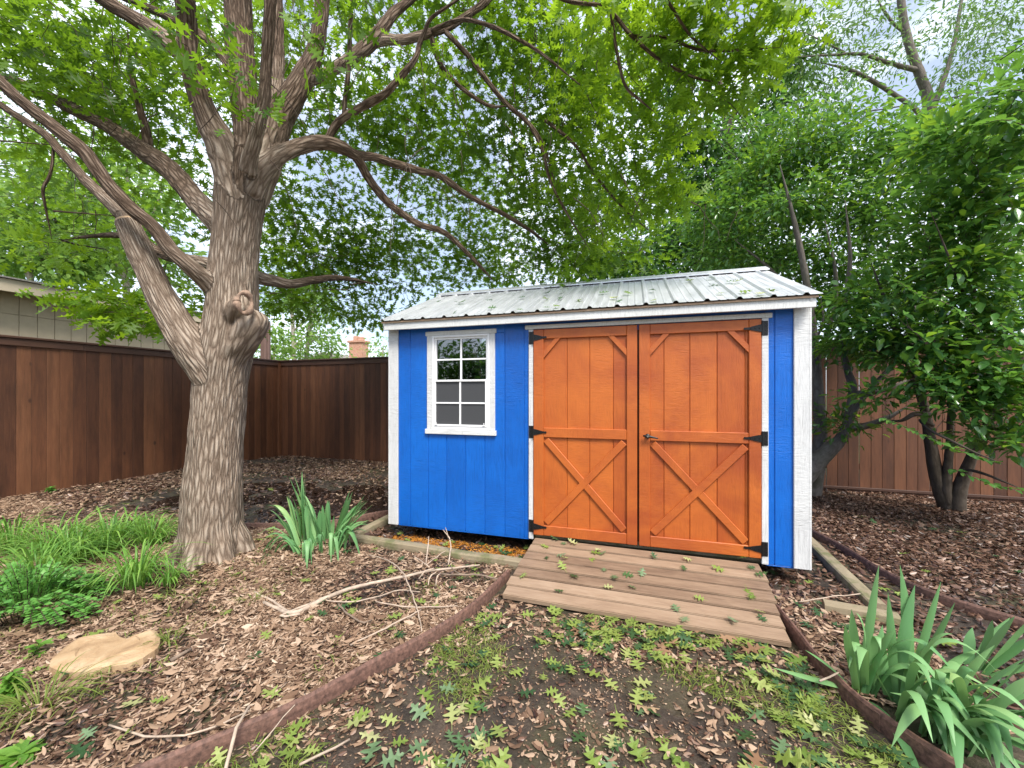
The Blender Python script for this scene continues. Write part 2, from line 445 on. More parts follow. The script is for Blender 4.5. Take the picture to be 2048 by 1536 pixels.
class MB:
    """collects shapes in plain lists, then links them as ONE mesh object"""
    def __init__(self):
        self.v, self.f, self.b, self.has_b = [], [], [], False

    def quad(self, pts):
        i = len(self.v)
        self.v += [tuple(p) for p in pts]
        self.b += [(0, 0, 0)] * len(pts)
        self.f.append(tuple(range(i, i + len(pts))))

    def box(self, x0, x1, y0, y1, z0, z1, bev=0.003, mat=None):
        """a box with chamfered edges"""
        b = min(bev, (x1 - x0) * .4, (y1 - y0) * .4, (z1 - z0) * .4)
        bm = bmesh.new()
        bmesh.ops.create_cube(bm, size=1.0)
        bmesh.ops.scale(bm, vec=(x1 - x0, y1 - y0, z1 - z0), verts=bm.verts)
        bmesh.ops.translate(bm, vec=((x0 + x1) / 2, (y0 + y1) / 2, (z0 + z1) / 2), verts=bm.verts)
        if b > 0:
            bmesh.ops.bevel(bm, geom=bm.edges[:], offset=b, segments=1, affect='EDGES', profile=.5)
        self.add_bm(bm, mat)

    def add_bm(self, bm, mat=None):
        bm.verts.index_update()
        i = len(self.v)
        for v in bm.verts:
            c = mat @ v.co if mat else v.co
            self.v.append(tuple(c))
            self.b.append((0, 0, 0))
        for f in bm.faces:
            self.f.append(tuple(i + v.index for v in f.verts))
        bm.free()

    def board(self, p, q, w, t, nrm, bev=.003):
        """a board from p to q, width w, thickness t along nrm (front face at p,q)"""
        p, q, nrm = Vector(p), Vector(q), Vector(nrm).normalized()
        ax = (q - p); L = ax.length; ax.normalize()
        sd = nrm.cross(ax).normalized()
        R = Matrix((ax, sd, nrm)).transposed().to_4x4()
        R.translation = (p + q) / 2 - nrm * (t / 2)
        bm = bmesh.new()
        bmesh.ops.create_cube(bm, size=1.0)
        bmesh.ops.scale(bm, vec=(L, w, t), verts=bm.verts)
        bmesh.ops.bevel(bm, geom=bm.edges[:], offset=min(bev, t * .4), segments=1, affect='EDGES')
        self.add_bm(bm, R)

    def prism(self, pts2, axis_o, ux, uy, n, t, bev=0):
        """polygon pts2 in the frame (axis_o,ux,uy), front face at 0, extruded -n*t"""
        o, ux, uy, n = map(Vector, (axis_o, ux, uy, n))
        i = len(self.v); k = len(pts2)
        for s in (0, -t):
            for a, b in pts2:
                self.v.append(tuple(o + ux * a + uy * b + n * s)); self.b.append((0, 0, 0))
        self.f.append(tuple(range(i, i + k)))
        self.f.append(tuple(range(i + 2 * k - 1, i + k - 1, -1)))
        for j in range(k):
            j2 = (j + 1) % k
            self.f.append((i + j2, i + j, i + k + j, i + k + j2))

    def tube(self, pts, rad, seg=8, lump=0.0, lfreq=3.0, ridge=0.0, cap=True, seed=0.0, bscale=None, flat=1.0):
        self.has_b = True
        pts = [Vector(p) for p in pts]
        n = len(pts)
        T = []
        for i in range(n):
            a = pts[max(0, i - 1)]; b = pts[min(n - 1, i + 1)]
            d = b - a
            T.append(d.normalized() if d.length > 1e-9 else Vector((0, 0, 1)))
        u = Vector((1, 0, 0)) if abs(T[0].x) < .8 else Vector((0, 1, 0))
        u = (u - T[0] * u.dot(T[0])).normalized()
        L = 0.0
        base = len(self.v)
        rm = bscale or (sum(rad) / n)
        for i in range(n):
            if i:
                L += (pts[i] - pts[i - 1]).length
                u = (u - T[i] * u.dot(T[i]))
                u = u.normalized() if u.length > 1e-6 else T[i].orthogonal().normalized()
            w = T[i].cross(u)
            for k in range(seg):
                a = 2 * math.pi * k / seg
                ca, sa = math.cos(a), math.sin(a)
                r = rad[i]
                if lump:
                    r *= 1 + lump * mnoise.noise((ca * lfreq * .5 + seed, sa * lfreq * .5, L * lfreq / max(.1, rm * 6)))
                if ridge:
                    q = mnoise.noise((ca * rm * 30 + seed, sa * rm * 30, L * 5.0))
                    q2 = mnoise.noise((ca * rm * 60 + seed, sa * rm * 60, L * 11.0))
                    r += ridge * (abs(q) * 1.6 - .4 + q2 * .5)
                p = pts[i] + u * (ca * r) + w * (sa * r * flat)
                self.v.append(tuple(p))
                self.b.append((ca * rm + seed, sa * rm, L))
        for i in range(n - 1):
            for k in range(seg):
                a = base + i * seg + k; b = base + i * seg + (k + 1) % seg
                self.f.append((a, b, b + seg, a + seg))
        if cap:
            self.f.append(tuple(base + k for k in range(seg - 1, -1, -1)))
            self.f.append(tuple(base + (n - 1) * seg + k for k in range(seg)))

    def build(self, name, mat, parent=None, smooth=False):
        me = bpy.data.meshes.new(name)
        me.from_pydata(self.v, [], self.f)
        if self.has_b:
            at_ = me.attributes.new('bark', 'FLOAT_VECTOR', 'POINT')
            at_.data.foreach_set('vector', np.array(self.b, dtype=np.float32).ravel())
        me.materials.append(mat)
        if smooth:
            me.polygons.foreach_set('use_smooth', [True] * len(me.polygons))
        me.update()
        o = bpy.data.objects.new(name, me)
        COL.objects.link(o)
        if parent: o.parent = parent
        return o


def spline(pts, rad, step=.06):
    """Catmull-Rom resampling of points and radii"""
    P = [Vector(p) for p in pts]
    P = [P[0] * 2 - P[1]] + P + [P[-1] * 2 - P[-2]]
    R = [rad[0]] + list(rad) + [rad[-1]]
    op, orr = [], []
    for i in range(1, len(P) - 2):
        L = (P[i + 1] - P[i]).length
        k = max(1, int(L / step))
        for j in range(k):
            t = j / k
            t2, t3 = t * t, t * t * t
            q = .5 * ((2 * P[i]) + (P[i + 1] - P[i - 1]) * t + (2 * P[i - 1] - 5 * P[i] + 4 * P[i + 1] - P[i + 2]) * t2 + (-P[i - 1] + 3 * P[i] - 3 * P[i + 1] + P[i + 2]) * t3)
            op.append(q); orr.append(R[i] * (1 - t) + R[i + 1] * t)
    op.append(P[-2]); orr.append(R[-2])
    return op, orr


def scatter_mesh(name, TV, TF, P, RT, S, mat, parent=None, SX=None):
    """N copies of a small template baked into ONE mesh. P (N,3), RT (N,3,3) columns side/forward/normal, S (N)"""
    TV = np.asarray(TV, dtype=np.float64)
    P = np.asarray(P); S = np.asarray(S)
    n, k = len(P), len(TV)
    V = TV[None, :, :] * S[:, None, None]
    if SX is not None:
        V = V.copy(); V[:, :, 0] *= np.asarray(SX)[:, None]
    W = np.einsum('nij,nkj->nki', RT, V) + P[:, None, :]
    flat = np.concatenate([np.array(f) for f in TF])
    cnt = np.array([len(f) for f in TF])
    loops = (flat[None, :] + (np.arange(n) * k)[:, None]).ravel()
    tot = np.tile(cnt, n)
    start = np.concatenate([[0], np.cumsum(tot)[:-1]])
    me = bpy.data.meshes.new(name)
    me.vertices.add(n * k); me.vertices.foreach_set('co', W.astype(np.float32).ravel())
    me.loops.add(len(loops)); me.loops.foreach_set('vertex_index', loops.astype(np.int32))
    me.polygons.add(len(tot))
    me.polygons.foreach_set('loop_start', start.astype(np.int32))
    me.polygons.foreach_set('loop_total', tot.astype(np.int32))
    me.update(calc_edges=True)
    me.materials.append(mat)
    o = bpy.data.objects.new(name, me)
    COL.objects.link(o)
    if parent: o.parent = parent
    return o


def frames(F, NRM):
    """rotation matrices with forward F and normal near NRM"""
    F = F / np.linalg.norm(F, axis=1, keepdims=True)
    S = np.cross(F, NRM)
    S /= np.linalg.norm(S, axis=1, keepdims=True) + 1e-9
    Nn = np.cross(S, F)
    return np.stack([S, F, Nn], axis=2)


# ------------------------------------------------------------------ leaf templates (x side, y forward, z normal)
def tmpl_oak_fine(curl=.25, stalk=True, bendx=0.0):
    out = [(0.02, 0), (0.05, .10), (0.10, .16), (0.30, .14), (0.37, .20), (0.17, .27), (0.09, .33), (0.13, .38), (0.36, .42), (0.50, .50),
           (0.43, .54), (0.28, .56), (0.11, .58), (0.09, .63), (0.14, .68), (0.29, .76), (0.32, .82), (0.18, .80), (0.09, .80), (0.07, .85), (0.10, .92), (0, 1.0)]
    V, Fc = [], []
    mid, mx = [], 0
    for w, t in out:
        mx = max(mx, min(t, 1)); mid.append(mx)
    def z(w, t):
        return curl * (w * w * 1.2 + .35 * (t - .4) ** 2 * (1 if curl > 0 else -1) + .06 * math.sin(t * 14 + w * 9)) + bendx * t * t
    k = len(out)
    for t in mid: V.append((0, t, z(0, t)))
    for s in (1, -1):
        b = len(V)
        for w, t in out: V.append((s * w * .85, t, z(w, t) * (1 if s > 0 else .8)))
        for i in range(k - 1):
            q = [i, b + i, b + i + 1, i + 1]
            Fc.append(q if s > 0 else q[::-1])
    if stalk:
        b = len(V)
        V += [(-.008, -.32, .02), (.008, -.32, .02), (.012, .02, .003), (-.012, .02, .003)]
        Fc.append([b, b + 1, b + 2, b + 3])
    return V, Fc


def tmpl_oak_mid():
    sin = [.12, .33, .58, .80]
    tips = [(.34, .20), (.47, .52), (.31, .84)]
    sw = [.05, .085, .085, .06]
    V, Fc = [], []
    for t in sin: V.append((0, t, -.02 * abs(t - .4)))
    V.append((0, 1.0, -.10))
    V.append((0, -.12, 0))
    for s in (1, -1):
        b = len(V)
        for w, t in zip(sw, sin): V.append((s * w, t, .01))
        for w, t in tips: V.append((s * w, t, .06))
        for k in range(3):
            q = [k, b + k, b + 4 + k, b + k + 1, k + 1]
            Fc.append(q if s > 0 else q[::-1])
        q = [3, b + 3, 4]
        Fc.append(q if s > 0 else q[::-1])
        q = [5, b, 0]
        Fc.append(q if s > 0 else q[::-1])
    return V, Fc


def tmpl_ovate(w=.22, fold=.08, droop=.12):
    V = [(0, 0, 0), (w * .75, .28, fold), (w, .52, fold), (w * .6, .80, fold * .4 - droop * .4), (0, 1.0, -droop), (-w * .6, .80, fold * .4 - droop * .4), (-w, .52, fold), (-w * .75, .28, fold), (0, .5, 0)]
    Fc = [(0, 1, 2, 8), (8, 2, 3, 4), (0, 8, 6, 7), (8, 4, 5, 6)]
    return V, Fc


def tmpl_lance(w=.11, droop=.1):
    V = [(0, 0, 0), (w, .4, .02), (0, 1.0, -droop), (-w, .4, .02)]
    return V, [(0, 1, 2, 3)]


def tmpl_litter(w=.13, c=.10):
    V = [(0, -.5, c), (w, -.15, .01), (w * .8, .2, .0), (0, .5, c * .7), (-w * .8, .2, .02), (-w, -.15, .03)]
    return V, [(0, 1, 2, 3), (0, 3, 4, 5)]


# ------------------------------------------------------------------ plants
def rand_dirs(n, up=0.0):
    d = rng.normal(size=(n, 3)); d[:, 2] += up
    return d / np.linalg.norm(d, axis=1, keepdims=True)


def grow(nodes, clusters, r0=.010, r1=.003, sag=.06, seed=0, mb=None, seg=4, reach=None):
    """joins every cluster to the nearest branch already there, with a bent twig; returns twig mesh data and the twig ends"""
    mb = mb or MB()
    ND = [np.array(p) for p in nodes]
    cap = len(ND) + len(clusters) * 4 + 8
    A = np.zeros((cap, 3)); A[:len(ND)] = np.array(ND); m = len(ND)
    cl = np.array(clusters)
    d0 = np.array([np.min(np.sum((A[:m] - c) ** 2, axis=1)) for c in cl])
    order = np.argsort(d0)
    ends = []
    R = random.Random(seed)
    for ci in order:
        c = cl[ci]
        dd = A[:m] - c
        dist = np.sum(dd * dd, axis=1) + np.maximum(0, A[:m, 2] - c[2]) * .25
        j = int(np.argmin(dist))
        a = A[j].copy(); L = float(np.linalg.norm(c - a))
        if L < .02: continue
        k = 4
        pts = []
        for i in range(k + 1):
            t = i / k
            p = a + (c - a) * t
            off = math.sin(t * math.pi) * L * .13
            p = p + np.array([R.uniform(-1, 1), R.uniform(-1, 1), R.uniform(-.4, 1.0)]) * off * .8
            pts.append(p)
        pts[-1] = c
        rr = r0 * min(1.6, max(.35, L))
        mb.tube(pts, [rr + (r1 - rr) * (i / k) for i in range(k + 1)], seg, cap=False, seed=R.uniform(0, 9))
        for p in pts[1:]:
            if m < cap:
                A[m] = p; m += 1
        ends.append((c, (pts[-1] - pts[-2])))
    return mb, ends


def leaf_cloud(centers, per, size, spread, droop=.35, flatness=1.2, vary=.35):
    """leaf positions/orientations round twig ends"""
    C = np.repeat(np.array([c for c, d in centers]), per, axis=0)
    D = np.repeat(np.array([d / (np.linalg.norm(d) + 1e-9) for c, d in centers]), per, axis=0)
    n = len(C)
    off = rng.normal(size=(n, 3)) * np.array([1, 1, .6]) * spread
    P = C + off
    F = off / (np.linalg.norm(off, axis=1, keepdims=True) + 1e-9) + .5 * D + rng.normal(size=(n, 3)) * .35
    F[:, 2] -= droop
    NR = rng.normal(size=(n, 3)) * .55; NR[:, 2] += flatness
    S = size * (1 + vary * rng.uniform(-1, 1, n))
    return P, frames(F, NR), S


def blob_pts(blobs):
    out = []
    for (px, py, d, rx, rz, n) in blobs:
        c = at(px, py, d)
        for _ in range(n):
            v = rand_dirs(1)[0] * (rng.uniform() ** .45)
            out.append((c.x + v[0] * rx, c.y + v[1] * rx, c.z + v[2] * rz))
    return out


def true_radii(spec):
    """a wide lens widens round things away from the middle of the picture: take that out of the measured widths"""
    out = []
    for i, (a, b, d, r) in enumerate(spec):
        p, q = spec[max(0, i - 1)], spec[min(len(spec) - 1, i + 1)]
        dx, dy = q[0] - p[0], q[1] - p[1]
        x, y = a - 1024, b - HY
        R2 = math.hypot(x, y); L = math.hypot(dx, dy)
        ca = FPX / math.sqrt(FPX * FPX + R2 * R2)
        s = abs(dx * y - dy * x) / max(1e-6, R2 * L)
        out.append(r * d / FPX / math.sqrt((1 - s * s) + s * s / (ca * ca)))
    return out


def limb(mb, spec, seg=14, step=.05, lump=.10, ridge=0.0, nodes=None, seed=0, extra=1.0, keep=None):
    """spec: (px, py, depth, radius in px)"""
    pts = [at(a, b, d) for a, b, d, r in spec]
    rad = [q * extra for q in true_radii(spec)]
    if spec[-1][3] <= 4: rad[-1] *= .25
    P, Rr = spline(pts, rad, step)
    if keep is not None: keep.append((P, Rr, seed))
    mb.tube(P, Rr, seg, lump=lump, ridge=ridge, seed=seed)
    if nodes is not None:
        nodes += [tuple(p) for p in P[::3]]
    return P, Rr


def fuse(name, mb, lines, voxel, mat, parent, ridge=.006, smooth=6, mat2=None, first2=0):
    """melts the overlapping tubes of mb into one skin, then carves bark ridges along the nearest centre line"""
    tmp = mb.build('tmp', mat)
    md = tmp.modifiers.new('r', 'REMESH'); md.mode = 'VOXEL'; md.voxel_size = voxel
    md = tmp.modifiers.new('s', 'SMOOTH'); md.factor = .5; md.iterations = smooth
    dg = bpy.context.evaluated_depsgraph_get()
    ev = tmp.evaluated_get(dg); me = bpy.data.meshes.new_from_object(ev)
    old = tmp.data
    bpy.data.objects.remove(tmp); bpy.data.meshes.remove(old)
    n = len(me.vertices)
    co = np.zeros(n * 3, np.float32); me.vertices.foreach_get('co', co); co = co.reshape(-1, 3).astype(np.float64)
    no = np.zeros(n * 3, np.float32); me.vertices.foreach_get('normal', no); no = no.reshape(-1, 3).astype(np.float64)
    C, RD, SD, U, Wv, LL, MR = [], [], [], [], [], [], []
    LI = []
    for li, (P, Rr, seed) in enumerate(lines):
        LI += [li] * len(P)
        T = [(P[min(len(P) - 1, i + 1)] - P[max(0, i - 1)]).normalized() for i in range(len(P))]
        u = Vector((1, 0, 0)); L = 0.0
        for i, p in enumerate(P):
            u = (u - T[i] * u.dot(T[i])).normalized(); w = T[i].cross(u)
            if i: L += (p - P[i - 1]).length
            C.append(tuple(p)); MR.append(max(.05, float(np.median(Rr)))); RD.append(Rr[i]); SD.append(seed); U.append(tuple(u)); Wv.append(tuple(w)); LL.append(L)
    C, RD, SD, U, Wv, LL, MR = map(np.array, (C, RD, SD, U, Wv, LL, MR))
    bk = np.zeros((n, 3)); LI = np.array(LI); vl = np.zeros(n, int); yv = np.zeros(n)
    for a in range(0, n, 4000):
        q = co[a:a + 4000]
        d = np.sqrt(((q[:, None, :] - C[None]) ** 2).sum(2)) - RD[None]
        j = d.argmin(1)
        r = q - C[j]; vl[a:a + 4000] = LI[j]
        yl = np.where(LI[j] >= first2, np.clip((LL[j] - .15) / .7, 0, 1), np.clip((q[:, 2] - 2.55) / 1.0, 0, 1) * (LI[j] == 0))  # painted shade grows along each limb and up the trunk
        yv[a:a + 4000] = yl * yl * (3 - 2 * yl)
        x = (r * U[j]).sum(1); y = (r * Wv[j]).sum(1)
        k = np.sqrt(x * x + y * y) + 1e-6
        rm = MR[j]
        t = np.cross(U[j], Wv[j]); z = (r * t).sum(1)
        bk[a:a + 4000] = np.stack([x / k * rm + SD[j], y / k * rm, LL[j] + z], 1)
    h = np.array([abs(mnoise.noise((b[0] * 34, b[1] * 34, b[2] * 4.5))) * 1.7 - .45 + .5 * mnoise.noise((b[0] * 70, b[1] * 70, b[2] * 10)) for b in bk])
    co += no * (h * ridge)[:, None]
    me.vertices.foreach_set('co', co.astype(np.float32).ravel())
    for a in list(me.attributes):
        if a.name == 'bark': me.attributes.remove(a)
    at_ = me.attributes.new('bark', 'FLOAT_VECTOR', 'POINT'); at_.data.foreach_set('vector', bk.astype(np.float32).ravel())
    me.materials.clear(); me.materials.append(mat)
    yg = me.attributes.new('crown_shade', 'FLOAT', 'POINT'); yg.data.foreach_set('value', yv.astype(np.float32))  # weight of the shade painted into the bark
    me.polygons.foreach_set('use_smooth', [True] * len(me.polygons)); me.update()
    me.name = name
    o = bpy.data.objects.new(name, me); COL.objects.link(o); o.parent = parent
    print('fused', name, n)
    return o


# ================================================================== THE SETTING
def build_ground():
    def axis(a0, a1, st, lim):
        xs = list(np.arange(a0, a1 + 1e-6, st))
        s, x = st, a1
        while x < lim: s *= 1.35; x += s; xs.append(x)
        s, x = st, a0; pre = []
        while x > -lim: s *= 1.35; x -= s; pre.append(x)
        return pre[::-1] + xs
    xs, ys = axis(-9, 5.5, .05, 400), axis(.4, 7.6, .05, 400)
    V = []
    for y in ys:
        for x in xs:
            inside = -10 < x < 7 and -3 < y < 9
            V.append((x, y, gz(x, y) if inside else -.06))
    nx = len(xs)
    F = [(j * nx + i, j * nx + i + 1, (j + 1) * nx + i + 1, (j + 1) * nx + i) for j in range(len(ys) - 1) for i in range(nx - 1)]
    mb = MB(); mb.v, mb.f = V, F; mb.b = [(0, 0, 0)] * len(V)
    g = mb.build('ground', M['ground'], smooth=True)
    tag(g, kind='structure')
    w = MB()
    n = 48
    w.v = [(-4.55 + 2.9 * math.cos(2 * math.pi * i / n), 4.4 + 1.35 * math.sin(2 * math.pi * i / n), -.024) for i in range(n)]
    w.f = [tuple(range(n))]; w.b = [(0, 0, 0)] * n
    tag(w.build('water', M['water']), kind='structure')


build_ground()

# ------------------------------------------------------------------ fences
FZ0, FZ1 = -.05, 2.262
FX, FY = -8.456, 7.43


def build_fences():
    R = random.Random(3)
    # back fence, along X
    f = empty('wooden_fence', (FX, FY, FZ0))
    tag(f, 'dark stained board fence running along the back behind the shed', 'fence')
    mb = MB(); x = -.04
    while x < 17.4:
        w = .138 + R.uniform(-.004, .006)
        wx = x + FX
        gap = .003
        if abs(wx - 2.9) < .07 or abs(wx - 3.85) < .07 or abs(wx - 2.55) < .07: gap = .007
        mb.box(x, x + w - gap, -.0 + R.uniform(0, .005), .018, -.03, 2.30, .003)
        x += w
    mb.build('board_panel', M['fence'], f)
    mb = MB()
    for a, b in ((.02, 2.35), (2.355, 6.1), (6.105, 9.9), (9.905, 13.6), (13.605, 17.4)):
        mb.box(a, b, -.02, -.002, 2.185, 2.285, .004)
    mb.build('trim_board', M['fenceh'], f)
    mb = MB()
    for a, b in ((-.02, 3.3), (3.304, 7.0), (7.004, 10.6), (10.604, 17.4)):
        mb.box(a, b, -.045, .07, 2.288, 2.322, .006)
    mb.build('cap_rail', M['fenceh'], f)
    for z in (.35, 1.15, 1.95):
        mb = MB(); mb.box(.02, 17.4, .020, .058, z, z + .085, .004); mb.build('back_rail', M['fenceh'], f)
    mb = MB(); mb.box(9.2, 17.4, -.022, -.002, .045, .085, .004)
    mb.build('bottom_rail', M['fenceh'], f)
    for k in range(1, 8):
        mb = MB(); mb.box(k * 2.4 - .045, k * 2.4 + .045, .060, .15, -.02, 2.285, .004)
        mb.build('post', M['fence'], f)
    # left fence, along Y
    f = empty('wooden_fence', (FX, FY, FZ0))
    tag(f, 'dark stained board fence on the left below the tan building', 'fence')
    mb = MB(); y = -.075
    mb2 = MB()
    while y > -11.5:
        w = .150 + R.uniform(-.006, .010)
        mb.box(-.018, R.uniform(-.004, .003), y - w + .003, y, -.03, 2.30, .003)
        y -= w
    mb.build('board_panel', M['fence'], f)
    mb = MB()
    for a, b in ((-3.6, -.03), (-7.2, -3.604), (-11.5, -7.204)): mb.box(.005, .024, a, b, 2.185, 2.285, .004)
    mb.build('trim_board', M['fencey'], f)
    mb = MB()
    for a, b in ((-2.4, -.05), (-6.0, -2.404), (-11.5, -6.004)): mb.box(-.07, .045, a, b, 2.288, 2.322, .006)
    mb.build('cap_rail', M['fencey'], f)
    for z in (.35, 1.15, 1.95):
        mb = MB(); mb.box(-.058, -.020, -11.5, -.03, z, z + .085, .004); mb.build('back_rail', M['fencey'], f)
    mb = MB(); mb.box(-.05, .028, -.078, -.001, -.03, 2.286, .003)
    mb.build('corner_post', M['fence'], f)


build_fences()


# ------------------------------------------------------------------ neighbour building on the left
def build_neighbour():
    b = empty('house', (-10.9, 1.5, 0))
    tag(b, 'tan house with vertical panel siding beyond the left fence', 'house')
    y0, y1 = -5.0, 6.05                         # local
    mb = MB(); y = y1
    R = random.Random(4)
    while y > y0:
        mb.box(-.03, 0, y - .226, y, -.1, 2.898, .004)
        mb.box(-.03, 0.002, y - .226, y, 2.902, 3.45, .004)
        y -= .233
    mb.box(-.2, -.02, y0, y1, -.1, 3.45, 0)
    mb.box(-7.0, -.2, y1 - .2, y1 - .01, -.1, 3.45, .01)
    mb.build('wall', M['tan'], b)
    mb = MB(); mb.box(.36, .40, y0 - .3, y1 + .35, 3.235, 3.455, .004)
    mb.build('fascia', M['tantrim'], b)
    mb = MB(); mb.box(.0, .36, y0 - .3, y1 + .35, 3.30, 3.32, .002)
    mb.build('soffit', M['tantrim'], b)
    mb = MB()
    mb.prism([(.45, 3.46), (.45, 3.485), (-3.6, 3.86), (-7.6, 3.49), (-7.6, 3.46), (-3.6, 3.82)], (0, y1 + .4, 0), (1, 0, 0), (0, 0, 1), (0, 1, 0), y1 - y0 + .8)
    mb.build('roof', M['shingle'], b)


build_neighbour()


def build_far_house():
    b = empty('house', (-18.3, 19.3, .32))
    tag(b, 'distant house with a low gable roof and brick chimney over the back fence', 'house')
    mb = MB(); mb.box(-2.6, 2.6, 0, 6, -.1, 2.75, .01); mb.build('wall', M['tan'], b)
    mb = MB()
    mb.prism([(-3.1, 2.55), (0, 3.5), (3.1, 2.55), (3.1, 2.68), (0, 3.64), (-3.1, 2.68)], (0, -.4, 0), (1, 0, 0), (0, 0, 1), (0, -1, 0), 6.8)
    r = mb.build('roof', M['shingle'], b)
    mb = MB(); mb.box(.6, 1.55, 1.2, 1.9, 3.0, 4.35, .02)
    mb.box(.52, 1.63, 1.12, 1.98, 4.35, 4.5, .02)
    mb.box(.75, 1.05, 1.4, 1.7, 4.5, 4.8, .02); mb.box(1.15, 1.45, 1.4, 1.7, 4.5, 4.72, .02)
    mb.build('chimney', M['brick'], r)


build_far_house()


def build_pole():
    p = at(531, 700, 11.6)
    o = empty('wooden_post', (p.x, p.y, -.06))
    tag(o, 'reddish brown wooden post standing behind the fence beside the oak trunk', 'post')
    mb = MB()
    mb.box(-.10, .10, -.10, .10, 0, 3.62, .02); mb.build('shaft', M['pole'], o)
    mb = MB(); mb.box(.105, .135, -.03, .03, .1, 3.5, .01); mb.build('conduit', M['pole'], o)


build_pole()


# ------------------------------------------------------------------ the shed
SHED = empty('garden_shed', (-2.4879, 3.4753, 0.0), .0263)
tag(SHED, 'small bright blue garden shed with orange double doors and metal roof', 'shed')
W, D = 3.66, 2.44
Z0, ZT = .122, 2.11


def sh(mb, name, mat, parent=SHED, smooth=False):
    return mb.build(name, mat, parent, smooth)


def build_shed():
    # walls: front boards with real grooves
    mb = MB()
    gro = [.09, .23, .431, .632, .833, 1.033, 1.234, 1.425, 1.47]
    wl, wr, wb, wt = .47, 1.12, 1.10, 2.03
    for a, b in zip(gro[:-1], gro[1:]):
        segs = [(a, b)]
        for (p, q) in segs:
            p2, q2 = p + .0035, q - .0035
            if q2 - p2 < .02: p2, q2 = p + .001, q - .001
            lo, hi = max(p2, wl), min(q2, wr)
            if hi - lo > .01:
                mb.box(p2, q2, .018, .030, Z0, wb, .003)
                mb.box(p2, q2, .018, .030, wt, ZT + .06, .003)
                if p2 < wl: mb.box(p2, wl, .018, .030, wb + .001, wt - .001, .001)
                if q2 > wr: mb.box(wr, q2, .018, .030, wb + .001, wt - .001, .001)
            else:
                mb.box(p2, q2, .018, .030, Z0, ZT + .06, .003)
    for a, b in ((3.37, 3.437), (3.437, 3.575)):
        mb.box(a + .0035, b - .0035, .018, .030, Z0, ZT + .06, .003)
    mb.box(1.472, 3.368, .020, .030, 2.04, ZT + .06, .002)
    # backing (leaves the window hole open)
    mb.box(.03, wl, .0245, .045, Z0 + .01, ZT + .05, 0)
    mb.box(wr, 1.50, .0245, .045, Z0 + .01, ZT + .05, 0)
    mb.box(wl, wr, .0245, .045, Z0 + .01, wb, 0)
    mb.box(wl, wr, .0245, .045, wt, ZT + .05, 0)
    mb.box(3.36, 3.63, .0245, .045, Z0 + .01, ZT + .05, 0)
    mb.box(1.50, 3.36, .0305, .045, 2.0, ZT + .05, 0)
    # gable ends and back
    for x0, x1 in ((.012, .040), (W - .040, W - .012)):
        mb.prism([(.05, Z0), (D - .05, Z0), (D - .05, ZT + .04), (D / 2, ZT + .56), (.05, ZT + .04)], (x1, 0, 0), (0, 1, 0), (0, 0, 1), (1, 0, 0), x1 - x0)
    mb.box(.05, W - .05, D - .045, D - .02, Z0, ZT + .05, .003)
    sh(mb, 'wall', M['blue'])
    mb = MB(); mb.box(.04, W - .04, .05, D - .05, Z0 + .005, Z0 + .06, .003); sh(mb, 'floor', M['timber'])
    for y in (.35, 2.0):
        mb = MB(); mb.box(.05, W - .05, y, y + .1, .0, Z0 + .002, .004); sh(mb, 'skid', M['timber'])
    for xa, xb in ((.09, 1.47), (3.38, 3.57)):
        mb = MB(); mb.box(xa, xb, .020, .060, Z0 - .012, Z0 - .001, .002); sh(mb, 'sill_strip', M['blue'])
    # corner trims
    for x0, x1 in ((0, .094), (3.562, W)):
        mb = MB(); mb.box(x0, x1, 0, .02, Z0 - .004, ZT + .03, .003)
        if x0 == 0: mb.box(-.018, .001, .0, .09, Z0 - .004, ZT + .03, .003)
        else: mb.box(W - .001, W + .018, .0, .09, Z0 - .004, ZT + .03, .003)
        sh(mb, 'corner_trim', M['white'])
    # fascia + gable rakes
    mb = MB(); mb.box(-.005, W + .01, -.100, -.078, 2.088, 2.163, .003); sh(mb, 'fascia', M['whiteh'])
    mb = MB(); mb.box(.0, W, -.077, .018, 2.135, 2.15, .001); sh(mb, 'soffit', M['whiteh'])
    for x in (-.006, W - .012):
        mb = MB()
        for s in (1, -1):
            e = Vector((x, -.10 if s > 0 else D + .10, 2.128)); r = Vector((x, D / 2, 2.70))
            mb.board(e, r, .08, .02, (-1 if x < 0 else 1, 0, 0))
        sh(mb, 'rake_trim', M['white'])
    # roof
    ye, yr, ze, zr = -.125, D / 2, 2.178, 2.752
    sl = (zr - ze) / (yr - ye)
    prof = []
    x = -.035
    ribs = [.0, .2263, .452, .678, .904, 1.131, 1.357, 1.583, 1.809, 2.035, 2.261, 2.487, 2.713, 2.939, 3.165, 3.391, 3.60]
    prof.append((-.04, 0))
    for i, r in enumerate(ribs):
        prof += [(r - .024, 0), (r - .009, .017), (r + .009, .017), (r + .024, 0)]
        if i < len(ribs) - 1:
            g = ribs[i + 1] - r
            if g > .2:
                for c in (r + .085, r + .145): prof += [(c - .010, 0), (c - .004, .0035), (c + .004, .0035), (c + .010, 0)]
    prof.append((W + .045, 0))
    prof = sorted(prof)
    roof = MB()
    k = len(prof)
    nrm = Vector((0, -sl, 1)).normalized()
    for side in (1, -1):
        b = len(roof.v)
        for (yy, zz) in ((ye, ze), ((ye + yr) / 2, (ze + zr) / 2), (yr, zr)):
            for px, h in prof:
                y2 = yy - nrm.y * 0 + (-sl / math.hypot(1, sl)) * h
                z2 = zz + h / math.hypot(1, sl)
                if side < 0: y2 = D - y2
                roof.v.append((px, y2, z2)); roof.b.append((0, 0, 0))
        for j in range(2):
            for i in range(k - 1):
                q = (b + j * k + i, b + j * k + i + 1, b + (j + 1) * k + i + 1, b + (j + 1) * k + i)
                roof.f.append(q if side > 0 else q[::-1])
    r = sh(roof, 'roof', M['roof'])
